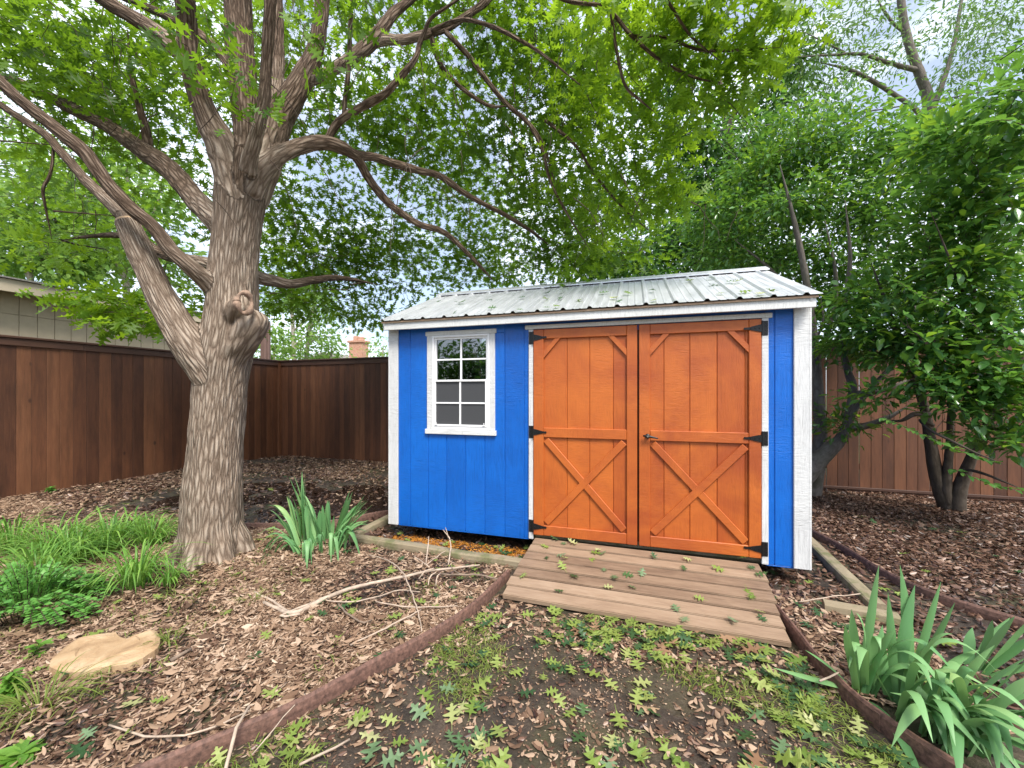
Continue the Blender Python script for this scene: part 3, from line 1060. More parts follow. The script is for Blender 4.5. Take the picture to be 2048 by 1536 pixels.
    sm = r.modifiers.new('thick', 'SOLIDIFY'); sm.thickness = .0015; sm.offset = -1
    mb = MB()                                           # deck under the sheet
    for side in (1, -1):
        a = [(-.02, ye + .01, ze - .022), (W + .02, ye + .01, ze - .022), (W + .02, yr, zr - .022), (-.02, yr, zr - .022)]
        a2 = [(p[0], p[1], p[2] + .014) for p in a]
        if side < 0: a = [(p[0], D - p[1], p[2]) for p in a]; a2 = [(p[0], D - p[1], p[2]) for p in a2]
        mb.quad(a); mb.quad(a2)
        mb.quad([a[0], a[1], a2[1], a2[0]]); mb.quad([a[0], a[3], a2[3], a2[0]]); mb.quad([a[1], a[2], a2[2], a2[1]])
    sh(mb, 'roof_deck', M['deck'])
    cap = MB()
    for s in (1, -1):
        y2 = D / 2 - s * .125
        z2 = zr + .028 - sl * .125
        cap.quad([(-.05, y2, z2), (W + .05, y2, z2), (W + .05, D / 2, zr + .034), (-.05, D / 2, zr + .034)])
        cap.quad([(-.05, y2, z2 - .012), (W + .05, y2, z2 - .012), (W + .05, y2, z2), (-.05, y2, z2)])
    c = sh(cap, 'ridge_cap', M['roof'], r)
    # ---- window
    win = empty('window'); win.parent = SHED
    for xa, xb in ((.425, .483), (1.088, 1.140)):
        mb = MB(); mb.box(xa, xb, .001, .022, 1.106, 2.026, .003); mb.build('side_trim', M['white'], win)
    mb = MB(); mb.box(.410, 1.154, -.003, .022, 2.027, 2.068, .003); mb.build('head_trim', M['whiteh'], win)
    mb = MB(); mb.box(.410, 1.154, -.012, .022, 1.058, 1.105, .003); mb.build('sill', M['whiteh'], win)
    mb = MB()                                            # outer vinyl frame
    mb.box(.484, .506, -.004, .05, 1.107, 2.025, .003); mb.box(1.066, 1.087, -.004, .05, 1.107, 2.025, .003)
    mb.box(.506, 1.066, -.004, .05, 2.004, 2.025, .003); mb.box(.506, 1.066, -.006, .05, 1.107, 1.135, .003)
    mb.build('frame', M['vinyl'], win)

    def sash(name, z0, z1, x0, x1, y, fw, bars, pane):
        s = MB()
        s.box(x0, x0 + fw, y, y + .02, z0, z1, .002); s.box(x1 - fw, x1, y, y + .02, z0, z1, .002)
        s.box(x0 + fw, x1 - fw, y, y + .02, z1 - fw, z1, .002); s.box(x0 + fw, x1 - fw, y, y + .02, z0, z0 + fw, .002)
        so = s.build(name, M['vinyl'], win)
        g = MB(); xm, zm = (x0 + x1) / 2, (z0 + z1) / 2
        g.box(xm - .009, xm + .009, y + .006, y + .016, z0 + fw, z1 - fw, .002)
        g.box(x0 + fw, xm - .010, y + .006, y + .016, zm - .008, zm + .008, .002)
        g.box(xm + .010, x1 - fw, y + .006, y + .016, zm - .008, zm + .008, .002)
        g.build('glazing_bar', M['vinyl'], so)
        p = MB(); p.box(x0 + fw * .6, x1 - fw * .6, y + .0165, y + .0195, z0 + fw * .6, z1 - fw * .6, 0)
        p.build(pane, M['glass'] if pane == 'pane' else M['screen'], so)
        return so
    sash('upper_sash', 1.572, 2.003, .507, 1.065, .012, .017, True, 'pane')
    lo = sash('lower_sash', 1.136, 1.590, .507, 1.065, -.010, .019, True, 'insect_screen')
    for x in (.535, 1.037):
        mb = MB(); mb.box(x - .012, x + .012, -.018, -.011, 1.146, 1.156, .002); mb.box(x - .004, x + .004, -.018, -.011, 1.156, 1.175, .002)
        mb.build('latch', M['vinyl'], lo)
    # ---- door opening
    for x0, x1 in ((1.470, 1.513), (3.346, 3.393)):
        mb = MB(); mb.box(x0, x1, 0, .03, Z0 + .002, 2.042, .003); sh(mb, 'door_jamb', M['white'])
    mb = MB(); mb.box(1.436, 3.417, -.006, .018, 2.043, 2.080, .003); sh(mb, 'door_header', M['whiteh'])
    mb = MB(); mb.box(1.5, 3.36, .055, .06, Z0 + .06, 2.02, 0); sh(mb, 'door_backing', M['black'])  # thin black sheet across the whole opening behind both doors

    def door(x0, x1, left):
        zb, zt = .170, 2.036
        d = empty('door'); d.parent = SHED
        gr = [1.822, 2.020, 2.222] if left else [2.631, 2.830, 3.032, 3.232]
        mb = MB()
        e = [x0] + gr + [x1]
        for a, b in zip(e[:-1], e[1:]): mb.box(a + .003, b - .003, .012, .026, zb + .004, zt - .004, .003)
        mb.box(x0 + .004, x1 - .004, .0185, .032, zb + .005, zt - .005, 0)
        mb.build('panel', M['orange'], d)
        sL = .094 if left else .088; sR = .086 if left else .087
        for xa, xb in ((x0, x0 + sL), (x1 - sR, x1)):
            mb = MB(); mb.box(xa, xb, -.010, .0115, zb, zt, .004); mb.build('stile', M['orange'], d)
        a, b = x0 + sL + .001, x1 - sR - .001
        for za, zc in ((1.950, zt - .001), (1.060, 1.146), (zb + .001, .262)):
            mb = MB(); mb.box(a, b, -.009, .0115, za, zc, .004); mb.build('rail', M['orangeh'], d)
        mb = MB()
        mb.board((a + .02, -.008, .285), (b - .02, -.008, 1.037), .060, .019, (0, -1, 0), .004)
        mb.build('brace', M['orangeh'], d)
        mb = MB()
        mb.board((a + .02, -.0055, 1.037), (b - .02, -.0055, .285), .060, .017, (0, -1, 0), .004)
        mb.build('brace', M['orangeh'], d)
        for xa, xb in ((a, a + .145), (b, b - .145)):
            mb = MB()
            s = 1 if xb > xa else -1
            mb.prism([(xa, 1.777), (xa, 1.838), (xa + s * .100, 1.949), (xa + s * .150, 1.949)][::s], (0, -.0075, 0), (1, 0, 0), (0, 0, 1), (0, -1, 0), .018)
            mb.build('corner_brace', M['orangeh'], d)
        for z in (1.963, 1.105, .246):
            h = MB()
            jx = 1.492 if left else 3.370; s = 1 if left else -1
            h.box(jx - .018, jx + .018, -.006, -.001, z - .056, z + .056, .002)
            hx = x0 if left else x1
            h.tube([(jx + s * .022, -.012, z - .056), (jx + s * .022, -.012, z + .056)], [.007, .007], 8)
            bs = hx
            pts = [(bs + s * .000, -.030), (bs + s * .040, -.022), (bs + s * .085, -.010), (bs + s * .105, -.008), (bs + s * .118, -.010), (bs + s * .125, 0), (bs + s * .118, .010), (bs + s * .105, .008), (bs + s * .085, .010), (bs + s * .040, .022), (bs + s * .000, .030)]
            h.prism([(p[0], p[1]) for p in pts], (0, -.016, z), (1, 0, 0), (0, 0, 1), (0, -1, 0), .005)
            for q in (.015, .045, .075): h.tube([(bs + s * q, -.017, z), (bs + s * q, -.0205, z)], [.005, .003], 8)
            for q in (-.04, .04, -.018, .018): h.tube([(jx - s * .004, -.006, z + q), (jx - s * .004, -.0095, z + q)], [.0045, .003], 8)
            h.build('hinge', M['black'], d)
        if not left:
            h = MB(); z = 1.097; x = 2.503
            h.tube([(x, -.010, z), (x, -.020, z)], [.021, .019], 14); h.tube([(x, -.02, z), (x, -.040, z)], [.011, .010], 12)
            P, Rr = spline([(x - .035, -.040, z + .006), (x - .01, -.046, z + .003), (x + .02, -.046, z), (x + .075, -.043, z - .012), (x + .082, -.043, z - .013)], [.007, .011, .010, .006, .004], .008)
            h.tube(P, Rr, 10)
            ho = h.build('handle', M['black'], d, True)
            c = MB(); c.tube([(x, -.050, z + .002), (x, -.058, z + .002)], [.009, .008], 12); c.build('lock', M['chrome'], ho)
        return d
    door(1.517, 2.420, True)
    door(2.434, 3.342, False)


build_shed()


# ------------------------------------------------------------------ ramp and timbers
def slope_board(mb, x0, x1, y0, y1, z0, z1, t, ang_z=0.0):
    pass


def build_ramp():
    o = empty('wooden_ramp', (-.96, 3.515, .0), .004)
    tag(o, 'weathered plank ramp leading up to the orange shed doors', 'ramp')
    L, H0, H1 = .885, .150, .052
    ang = math.atan2(H0 - H1, L)
    Rm = Matrix.Translation((0, 0, H0)) @ Matrix.Rotation(ang, 4, 'X')
    mb = MB(); n = 7; w = .1285
    R = random.Random(2)
    for i in range(n):
        bm = bmesh.new(); bmesh.ops.create_cube(bm, size=1)
        a, b = -i * w - .013, -(i + 1) * w + R.uniform(-.001, .003)
        xa, xb = R.uniform(-.012, .006), 1.80 + R.uniform(-.02, .01)
        xb -= i * .010
        bmesh.ops.scale(bm, vec=(xb - xa, a - b, .036), verts=bm.verts)
        bmesh.ops.translate(bm, vec=((xa + xb) / 2, (a + b) / 2, -.018 + R.uniform(-.002, .002)), verts=bm.verts)
        bmesh.ops.bevel(bm, geom=bm.edges[:], offset=.005, segments=2, affect='EDGES')
        mb.add_bm(bm, Rm)
    mb.build('deck', M['deck'], o)
    for x in (.12, .88, 1.6):
        mb = MB()
        bm = bmesh.new(); bmesh.ops.create_cube(bm, size=1)
        bmesh.ops.scale(bm, vec=(.04, L - .06, .08), verts=bm.verts); bmesh.ops.translate(bm, vec=(x, -L / 2, -.08), verts=bm.verts)
        mb.add_bm(bm, Rm)
        mb.build('stringer', M['timber'], o)


build_ramp()


def timber(p, q, label, w=.095, t=.085, z=.03):
    p, q = Vector(p), Vector(q)
    d = q - p; L = d.length
    o = empty('landscape_timber', ((p + q) / 2).to_tuple(), math.atan2(d.y, d.x))
    tag(o, label, 'timber', 'landscape timbers framing the shed')
    mb = MB()
    n = 14
    k = 12
    for i in range(n + 1):
        x = -L / 2 + L * i / n
        wob = .006 * mnoise.noise((x * 3, p.x, p.y))
        for j in range(k):
            a = 2 * math.pi * j / k
            ca, sa = math.cos(a), math.sin(a)
            e = .45
            yy = math.copysign(abs(ca) ** e, ca) * w / 2; zz = math.copysign(abs(sa) ** e, sa) * t / 2
            mb.v.append((x, yy + wob, zz + z - o.location.z + wob)); mb.b.append((0, 0, 0))
    for i in range(n):
        for j in range(k):
            a = i * k + j; b = i * k + (j + 1) % k
            mb.f.append((a, a + k, b + k, b))
    mb.f.append(tuple(range(k))); mb.f.append(tuple(n * k + j for j in range(k - 1, -1, -1)))
    mb.build('beam', M['timber'], o, False)


timber((-2.72, 3.215, 0), (-.93, 3.165, 0), 'greenish long landscape timber lying along the shed front left of the ramp')
timber((-2.76, 3.28, 0), (-2.80, 5.4, 0), 'grey landscape timber running back under the left corner of the shed')
timber((1.455, 3.25, 0), (1.52, 5.9, 0), 'mossy landscape timber running back past the right shed corner', w=.10)
timber((1.13, 3.20, 0), (1.50, 3.13, 0), 'short end of landscape timber beside the right iris clump')


def edging(path, label, h=.10, w=.028, z0=-.02, seed=0, lean=0.0):
    P, _ = spline([(a[0], a[1], 0) for a in path], [1] * len(path), .05)
    c = P[len(P) // 2]
    o = empty('garden_edging', (c.x, c.y, 0))
    tag(o, label, 'edging', 'red-brown garden edging strips')
    mb = MB()
    sec = [(-w / 2, z0), (w / 2, z0), (w / 2 + .003, h * .5), (w / 2, h - .012), (w / 2 - .008, h), (-w / 2 + .008, h), (-w / 2, h - .012)]
    k = len(sec)
    for i, p in enumerate(P):
        a = P[max(0, i - 1)]; b = P[min(len(P) - 1, i + 1)]
        d = (b - a).normalized(); s = Vector((d.y, -d.x, 0))
        wob = .010 * mnoise.noise((p.x * 2 + seed, p.y * 2, 0)); wz = .010 * mnoise.noise((p.x * 1.7 + seed, p.y * 1.7, 5)) + gz(p.x, p.y) * .8
        for (u, z) in sec:
            q = p + s * (u + wob + lean * z)
            mb.v.append((q.x - c.x, q.y - c.y, z + wz + .004 * mnoise.noise((p.x * 14, p.y * 14, u * 40)))); mb.b.append((0, 0, 0))
    for i in range(len(P) - 1):
        for j in range(k):
            a = i * k + j; b = i * k + (j + 1) % k
            mb.f.append((a, b, b + k, a + k))
    mb.f.append(tuple(range(k - 1, -1, -1))); mb.f.append(tuple((len(P) - 1) * k + j for j in range(k)))
    mb.build('strip', M['edging'], o, False)
    for i in (len(P) // 3, 2 * len(P) // 3):
        p = P[i]; a = P[i - 1]; d = (p - a).normalized()
        s = Vector((d.y, -d.x, 0))
        m2 = MB(); q = p + s * (w / 2 + .004)
        m2.board((q.x - c.x - d.x * .012, q.y - c.y - d.y * .012, h * .45), (q.x - c.x + d.x * .012, q.y - c.y + d.y * .012, h * .45), h * .9, .006, s, .001)
        m2.build('stake', M['edging'], o)


edging([(-2.1, .55), (-1.77, .97), (-1.65, 1.13), (-1.53, 1.32), (-1.44, 1.49), (-1.35, 1.70), (-1.24, 1.95), (-1.12, 2.26), (-1.055, 2.58), (-1.02, 2.95)],
       'long curved red-brown edging strip between leaf litter and bare soil', h=.078, w=.024)
edging([(.80, 3.0), (.83, 2.73), (.86, 2.48), (.905, 2.27), (.96, 2.14), (1.03, 2.03), (1.12, 1.92), (1.25, 1.78)],
       'red-brown edging strip curving from the ramp below the right iris clump', h=.085, w=.026, seed=3)
edging([(1.62, 6.2), (1.60, 4.9), (1.70, 4.5), (1.78, 3.97), (1.88, 3.62), (2.05, 3.42), (2.35, 3.2), (2.9, 2.9)],
       'dark red edging strip curving away right of the shed', h=.075, w=.022, seed=5)
edging([(-4.1, 3.08), (-3.75, 3.2), (-3.4, 3.35), (-3.14, 3.66), (-2.95, 4.1), (-2.9, 5.2)],
       'low red edging strip beside the puddle behind the left iris clump', h=.08, w=.022, seed=8)


# ================================================================== TREES AND PLANTS
def unplace(o, root):
    o.location = (-root.location.x, -root.location.y, -root.location.z)
    return o


OAKF = tmpl_oak_fine(.22, False)
OAKM = tmpl_oak_mid()


def build_oak():
    base = gp(424, 1128)
    root = empty('oak_tree', (-3.55, 2.46, 0))
    tag(root, 'big spreading oak with a forked trunk beside the blue shed', 'tree')
    nodes = []
    t = MB()
    d = 3.45
    main = [(424, 1150, d, 92), (424, 1122, d, 79), (423, 1090, d, 71), (424, 1050, d, 66), (426, 1000, d, 63), (429, 940, d, 59), (433, 880, d, 56.5), (438, 820, d, 56.5), (443, 760, d, 56), (451, 710, d, 57), (459, 665, d, 58), (464, 620, d, 56), (466, 580, d, 53), (468, 530, d, 51), (473, 470, d, 50), (480, 410, d, 53), (484, 365, d, 55), (487, 335, d, 50), (488, 310, d, 38)]
    pts = [at(a, b, e) for a, b, e, r in main]; rad = true_radii(main)
    lines = []
    P, Rr = spline(pts, rad, .03)
    lines.append((P, Rr, 0.0))
    t.tube(P, Rr, 64, lump=.05, lfreq=4)
    nodes += [tuple(p) for p in P[36::5]]
    L9 = [(440, 800, 3.40, 30), (420, 752, 3.37, 38), (395, 712, 3.33, 40), (366, 668, 3.29, 36), (338, 622, 3.26, 32), (315, 578, 3.23, 29), (294, 532, 3.2, 27.5), (275, 492, 3.18, 27), (262, 462, 3.17, 25), (252, 442, 3.16, 23)]
    pts = [at(a, b, e) for a, b, e, r in L9]; rad = true_radii(L9)
    P9, R9 = spline(pts, rad, .03)
    lines.append((P9, R9, 4.0))
    t.tube(P9, R9, 48, lump=.07, lfreq=4, seed=4)
    nodes += [tuple(p) for p in P9[28::6]]
    # burl on the right, and the swollen collar round the knot
    Pb, Rb = spline([at(462, 740, 3.45), at(480, 690, 3.38), at(503, 655, 3.33), at(516, 640, 3.31), at(524, 630, 3.30)], [.08, .12, .115, .095, .055], .02)
    t.tube(Pb, Rb, 40, lump=.10, seed=2)
    Pb, Rb = spline([at(456, 670, 3.46), at(468, 636, 3.38), at(480, 616, 3.28), at(488, 606, 3.235)], [.08, .115, .095, .070], .02)
    t.tube(Pb, Rb, 40, lump=.10, seed=6)
    # root flares
    for a, r, l in ((3.45, .12, .33), (4.3, .09, .28), (5.1, .10, .30), (5.95, .09, .27), (.5, .09, .28), (2.2, .10, .34)):
        c = Vector((-3.55, 2.46, 0)); dv = Vector((math.cos(a), math.sin(a), 0))
        q0, q1, q2 = c + dv * .10 + Vector((0, 0, .55)), c + dv * .20 + Vector((0, 0, .18)), c + dv * l
        q2.z = gz(q2.x, q2.y) - .05
        Pf, Rf = spline([q0, q1, q2], [r * .35, r * .95, r * .8], .03)
        t.tube(Pf, Rf, 26, lump=.12, seed=a)
    # knot: callus ring and dark plug
    k = MB()
    c = at(489, 606, 3.150)
    n = (Vector((0, 0, CAMZ)) - c).normalized(); n = (n + Vector((.35, 0, .12))).normalized()
    u = n.cross(Vector((0, 0, 1))).normalized(); v = u.cross(n)
    ring = [c + u * (.050 * math.cos(a)) + v * (-.080 * math.sin(a)) + n * (.006 * math.sin(a * 3)) for a in np.linspace(0, 2 * math.pi, 25)]
    k.tube(ring, [.019 + .007 * math.sin(i * .8 + 1) for i in range(25)], 14, lump=.45, lfreq=5)
    kn = unplace(k.build('knot', M['callus'], root, True), root)
    k = MB()
    k.tube([c - n * .03, c + n * .024], [.058, .044], 20)  # no open recess: the dark of a hollow is put into this plug's colour
    unplace(k.build('hollow_plug', M['hollow_plug'], kn, True), root)
    # fresh cut end of the low left stem
    k = MB()
    e = P9[-1]; dv = (P9[-1] - P9[-4]).normalized()
    k.tube([e - dv * .006, e + dv * .012], [R9[-1] * .93, R9[-1] * .82], 24)
    unplace(k.build('cut_end', M['cutwood'], root), root)
    nl = len(lines)
    # limbs
    g = MB()
    kw = dict(seg=26, step=.03, lump=.09, ridge=.0035, nodes=nodes)
    kf = dict(seg=26, step=.03, lump=.08, nodes=nodes, keep=lines)
    limb(t, [(478, 400, 3.4, 36), (464, 345, 3.38, 38), (445, 292, 3.34, 31), (420, 245, 3.3, 26), (403, 205, 3.26, 23), (388, 150, 3.2, 22), (379, 102, 3.15, 22), (374, 50, 3.1, 22), (370, -10, 3.0, 21), (366, -120, 2.9, 18), (360, -280, 2.8, 12)], **kf)
    limb(t, [(388, 140, 3.2, 12), (355, 98, 3.25, 18), (307, 61, 3.3, 15.5), (260, 31, 3.3, 14), (212, 3, 3.3, 13), (150, -40, 3.3, 11), (40, -110, 3.3, 7)], seed=1, **kf)
    limb(g, [(470, 150, 4.2, 7), (420, 85, 4.3, 9), (355, 44, 4.4, 9), (307, 20, 4.5, 8), (253, -2, 4.6, 7), (120, -60, 4.8, 5)], seed=2, **kw)
    limb(t, [(484, 385, 3.5, 40), (492, 300, 3.6, 27), (493, 265, 3.6, 27), (489, 205, 3.6, 29), (481, 102, 3.6, 29), (477, 30, 3.6, 29), (476, -60, 3.55, 27), (478, -200, 3.5, 22), (490, -420, 3.5, 12)], seed=3, **kf)
    limb(t, [(495, 345, 3.25, 20), (500, 318, 3.2, 18), (512, 275, 3.13, 15.5), (524, 225, 3.07, 14), (529, 190, 3.03, 13), (533, 120, 2.97, 12.5), (538, 50, 2.9, 13), (541, -10, 2.85, 13), (545, -140, 2.8, 10)], seed=4, **kf)
    limb(t, [(500, 400, 3.5, 40), (522, 330, 3.5, 46), (540, 280, 3.52, 40), (556, 236, 3.55, 34), (586, 190, 3.6, 30), (612, 142, 3.65, 24), (630, 102, 3.7, 19), (641, 40, 3.7, 16), (646, -10, 3.7, 15), (655, -120, 3.7, 11)], seed=5, **kf)
    limb(t, [(560, 240, 3.75, 20), (556, 160, 3.85, 14), (556, 90, 3.9, 13), (556, 40, 3.95, 12), (553, -30, 4.0, 11), (545, -150, 4, 7)], seed=15, **kf)
    limb(t, [(604, 168, 3.62, 14), (647, 150, 3.7, 14), (700, 117, 3.8, 15), (740, 86, 3.9, 19), (764, 58, 3.95, 15), (784, 30, 4.0, 13), (808, 10, 4.05, 11), (830, -10, 4.1, 10), (880, -70, 4.2, 7)], seed=6, **kf)
    limb(t, [(738, 88, 3.9, 15), (764, 80, 3.95, 14), (812, 79, 4.05, 12), (862, 66, 4.1, 11), (900, 52, 4.2, 10), (935, 30, 4.25, 9), (970, 5, 4.3, 9), (1020, -50, 4.4, 6)], seed=7, **kf)
    limb(g, [(864, 62, 4.05, 7), (884, 52, 4.0, 6), (910, 42, 3.9, 5.5), (937, 40, 3.8, 5.5), (975, 50, 3.7, 5), (1012, 65, 3.6, 5), (1080, 105, 3.5, 4), (1160, 170, 3.4, 3)], seed=8, **kw)
    limb(g, [(884, 56, 4.15, 5), (902, 75, 4.2, 5.5), (937, 112, 4.3, 5.5), (975, 162, 4.4, 5.5), (1010, 205, 4.5, 5), (1060, 250, 4.6, 4.5), (1090, 300, 4.7, 3.5), (1110, 370, 4.8, 2.5)], seed=9, **kw)
    limb(g, [(862, 68, 4.1, 5), (868, 95, 4.15, 5), (878, 122, 4.2, 5), (894, 147, 4.3, 5), (924, 177, 4.4, 4.5), (957, 200, 4.5, 4.5), (985, 213, 4.5, 4), (1015, 212, 4.5, 3)], seed=10, **kw)
    limb(g, [(652, 288, 3.75, 9), (668, 256, 3.75, 9), (692, 232, 3.72, 9.5), (737, 207, 3.7, 9.5), (767, 190, 3.65, 9), (787, 170, 3.6, 8.5), (808, 146, 3.55, 8), (832, 115, 3.5, 6), (838, 92, 3.5, 5.5), (850, 62, 3.45, 5), (862, 37, 3.4, 4.5), (900, 10, 3.3, 4), (960, -30, 3.2, 3)], seed=11, **kw)
    limb(g, [(704, -20, 3.5, 4), (703, 10, 3.52, 4.5), (700, 62, 3.55, 4.5), (699, 112, 3.6, 5), (695, 162, 3.65, 5), (690, 200, 3.7, 5), (688, 230, 3.72, 5)], seed=12, **kw)
    limb(t, [(500, 385, 3.4, 28), (520, 345, 3.38, 27), (550, 316, 3.42, 22), (587, 297, 3.5, 18), (625, 287, 3.6, 16.5), (657, 287, 3.7, 15), (687, 297, 3.8, 13), (714, 311, 3.95, 11), (752, 315, 4.1, 9), (787, 327, 4.3, 9), (832, 340, 4.5, 8), (875, 350, 4.7, 7), (900, 365, 4.8, 7), (925, 384, 4.9, 6), (962, 405, 5.0, 5.5), (1010, 430, 5.2, 5), (1062, 462, 5.4, 4), (1110, 500, 5.6, 3)], seed=13, **kf)
    limb(g, [(708, 308, 3.92, 9), (722, 328, 4.0, 9), (733, 350, 4.1, 8.5), (755, 381, 4.25, 8), (785, 413, 4.45, 7), (837, 448, 4.7, 6.5), (878, 460, 4.9, 6), (908, 480, 5.1, 5), (953, 525, 5.4, 4), (985, 560, 5.6, 3)], seed=14, **kw)
    limb(t, [(460, 468, 3.55, 24), (427, 437, 3.6, 22), (386, 393, 3.75, 21), (342, 342, 3.9, 20), (290, 304, 4.05, 18), (260, 284, 4.15, 15.5), (212, 249, 4.3, 13), (154, 222, 4.45, 12), (102, 195, 4.6, 11), (51, 171, 4.7, 10), (10, 155, 4.8, 9), (-120, 100, 5.0, 6)], seed=16, **kf)
    limb(g, [(296, 306, 4.05, 10), (294, 275, 4.05, 11), (288, 246, 4.0, 9), (275, 200, 3.95, 7), (262, 140, 3.9, 5), (255, 60, 3.8, 3)], seed=17, **kw)
    limb(t, [(456, 606, 3.45, 24), (434, 584, 3.40, 22), (412, 562, 3.28, 18), (376, 530, 3.15, 16), (342, 500, 3.1, 15), (307, 454, 3.05, 14), (266, 420, 3.0, 14), (219, 372, 2.95, 14), (171, 307, 2.9, 15), (137, 277, 2.87, 13.5), (85, 236, 2.84, 12.5), (34, 195, 2.8, 12), (0, 164, 2.78, 12), (-90, 90, 2.7, 10), (-240, -30, 2.6, 7)], seed=18, **kf)
    limb(t, [(256, 446, 3.17, 14), (239, 425, 3.17, 12.5), (188, 376, 3.2, 11), (164, 352, 3.22, 10), (120, 301, 3.26, 9), (92, 270, 3.3, 8), (40, 236, 3.35, 7), (-30, 190, 3.4, 6), (-150, 120, 3.5, 4)], seed=19, **kf)
    limb(t, [(450, 540, 3.6, 14), (410, 526, 3.7, 13), (370, 520, 3.8, 12), (320, 505, 3.95, 10), (280, 480, 4.1, 8), (220, 470, 4.4, 6), (120, 480, 4.8, 4)], seed=20, **kf)
    limb(t, [(490, 540, 3.65, 15), (516, 555, 3.8, 13), (547, 562, 3.95, 12), (581, 568, 4.1, 10), (625, 561, 4.4, 8), (680, 556, 4.8, 6), (760, 570, 5.4, 4)], seed=21, **kf)
    for (x, y, dd) in ((235, 432, 3.2), (108, 290, 3.3)):      # dead side twigs of the low left stem
        a = at(x, y, dd)
        limb(g, [(x - 128, y - 10, dd + .1, 2), (x, y, dd, 3)], 6, .05, nodes=nodes)
    limb(g, [(108, 285, 3.3, 4), (104, 330, 3.3, 4), (98, 355, 3.3, 4.5), (86, 378, 3.3, 4.5), (92, 420, 3.35, 3), (104, 480, 3.4, 2)], 8, .03, nodes=nodes)
    # drooping branches in front of the sky at the right
    limb(g, [(1010, -60, 3.0, 5), (1130, 0, 3.1, 5), (1210, 15, 3.2, 5), (1262, 70, 3.3, 5), (1320, 120, 3.35, 4), (1390, 155, 3.4, 3.5), (1440, 165, 3.45, 3)], 8, .04, nodes=nodes)
    limb(g, [(1222, 25, 3.2, 3.5), (1232, 95, 3.35, 3.5), (1250, 170, 3.4, 3.3), (1280, 200, 3.45, 3), (1310, 225, 3.5, 2)], 8, .04, nodes=nodes)
    limb(g, [(1265, 72, 3.3, 4), (1330, 75, 3.3, 3.6), (1400, 100, 3.25, 3.5), (1480, 100, 3.2, 3), (1560, 95, 3.1, 2)], 8, .04, nodes=nodes)
    limb(g, [(1290, -60, 2.9, 4), (1340, 10, 3.0, 4), (1372, 60, 3.1, 3.5), (1395, 85, 3.2, 3), (1450, 130, 3.2, 2.5)], 8, .04, nodes=nodes)
    limb(g, [(1060, 250, 4.6, 4), (1085, 300, 4.6, 3.5), (1100, 360, 4.6, 3), (1130, 420, 4.6, 2.5), (1180, 500, 4.6, 2)], 8, .04, nodes=nodes)
    limb(g, [(1090, 240, 4.5, 4), (1150, 290, 4.5, 3.5), (1190, 350, 4.5, 3), (1250, 420, 4.5, 2.5), (1310, 470, 4.6, 2)], 8, .04, nodes=nodes)
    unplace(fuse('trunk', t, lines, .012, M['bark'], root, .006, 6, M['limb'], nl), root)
    unplace(g.build('limb', M['limb'], root, True), root)

    # crown: twig ends grown from the limbs, leaves round each end
    far = [  # px, py, depth, rx, rz, n
        (80, 60, 4.0, .8, .5, 26), (230, 190, 4.4, .8, .5, 30), (50, 230, 4.8, .9, .5, 26), (330, 230, 5.2, .9, .6, 34), (150, 130, 5.0, 1.0, .6, 34), (420, 130, 5.8, 1.0, .7, 34),
        (140, 340, 6.2, 1.2, .7, 26), (40, 400, 7.0, 1.3, .7, 34), (220, 420, 7.2, 1.2, .7, 18), (90, 465, 7.6, 1.5, .4, 28), (230, 480, 6.8, 1.0, .4, 20), (340, 300, 6.5, 1.0, .6, 14),
        (360, 560, 6.5, .8, .5, 16), (330, 60, 5.2, .9, .4, 18), (20, 120, 4.2, .7, .5, 18), (260, 310, 5.0, .7, .4, 16),
        (590, 440, 6.4, .9, .45, 46), (700, 480, 6.8, 1.0, .5, 56), (610, 525, 6.2, .9, .4, 54), (740, 560, 7.2, 1.0, .45, 46), (565, 595, 5.8, .6, .3, 30), (660, 612, 7.4, .8, .28, 20), (710, 630, 8, .8, .25, 12),
        (790, 490, 7.6, 1.1, .5, 40), (860, 540, 8.0, 1.2, .5, 36), (900, 480, 8.0, 1.2, .6, 38), (960, 530, 8.2, 1.3, .5, 40), (760, 625, 8.0, .8, .3, 16), (1000, 460, 7.4, 1.0, .6, 34), (1040, 530, 7.6, 1.2, .5, 40),
        (760, 300, 6.6, .9, .5, 30), (840, 270, 6.4, .9, .6, 34), (720, 250, 6.0, .8, .5, 26), (900, 330, 6.8, 1.0, .6, 40), (960, 390, 7.2, 1.0, .5, 34), (850, 390, 7.4, .9, .4, 14), (680, 390, 6.6, .8, .35, 16),
        (560, 70, 5.0, .8, .5, 20), (660, 190, 5.4, .8, .5, 24), (760, 150, 5.6, .9, .5, 26), (840, 170, 5.6, .8, .5, 22), (930, 240, 5.8, .8, .5, 18), (1010, 290, 5.6, .8, .5, 34), (620, 290, 5.6, .6, .4, 16),
        (1000, 100, 5.2, .8, .4, 26), (900, 20, 5.0, .8, .4, 22), (760, 10, 4.8, .8, .4, 20), (1060, 180, 5.2, .8, .5, 36), (1130, 260, 5.2, .7, .5, 40), (1180, 120, 4.8, .8, .5, 40), (1090, 400, 6.0, .8, .5, 44), (1180, 430, 6.0, .8, .5, 40),
        (1110, 500, 6.6, .8, .45, 44), (1230, 500, 6.2, .8, .4, 30), (1080, 30, 4.8, .8, .4, 26), (1000, 30, 4.6, .7, .4, 18), (450, 10, 6, 1, .6, 24), (600, -60, 5, 1, .5, 20), (250, -60, 4.5, 1, .5, 22), (800, -120, 4.6, 1.2, .5, 22), (1050, -120, 4.2, 1.2, .5, 20),
        (520, 480, 7.5, .8, .6, 20), (540, 330, 6.4, .5, .5, 12), (480, 640, 6.2, .3, .2, 5), (395, 470, 6.6, .6, .4, 10), (460, 100, 5.5, .7, .6, 18),
    ]
    tw, ends = grow(nodes, blob_pts(far), .011, .0025, seed=5)
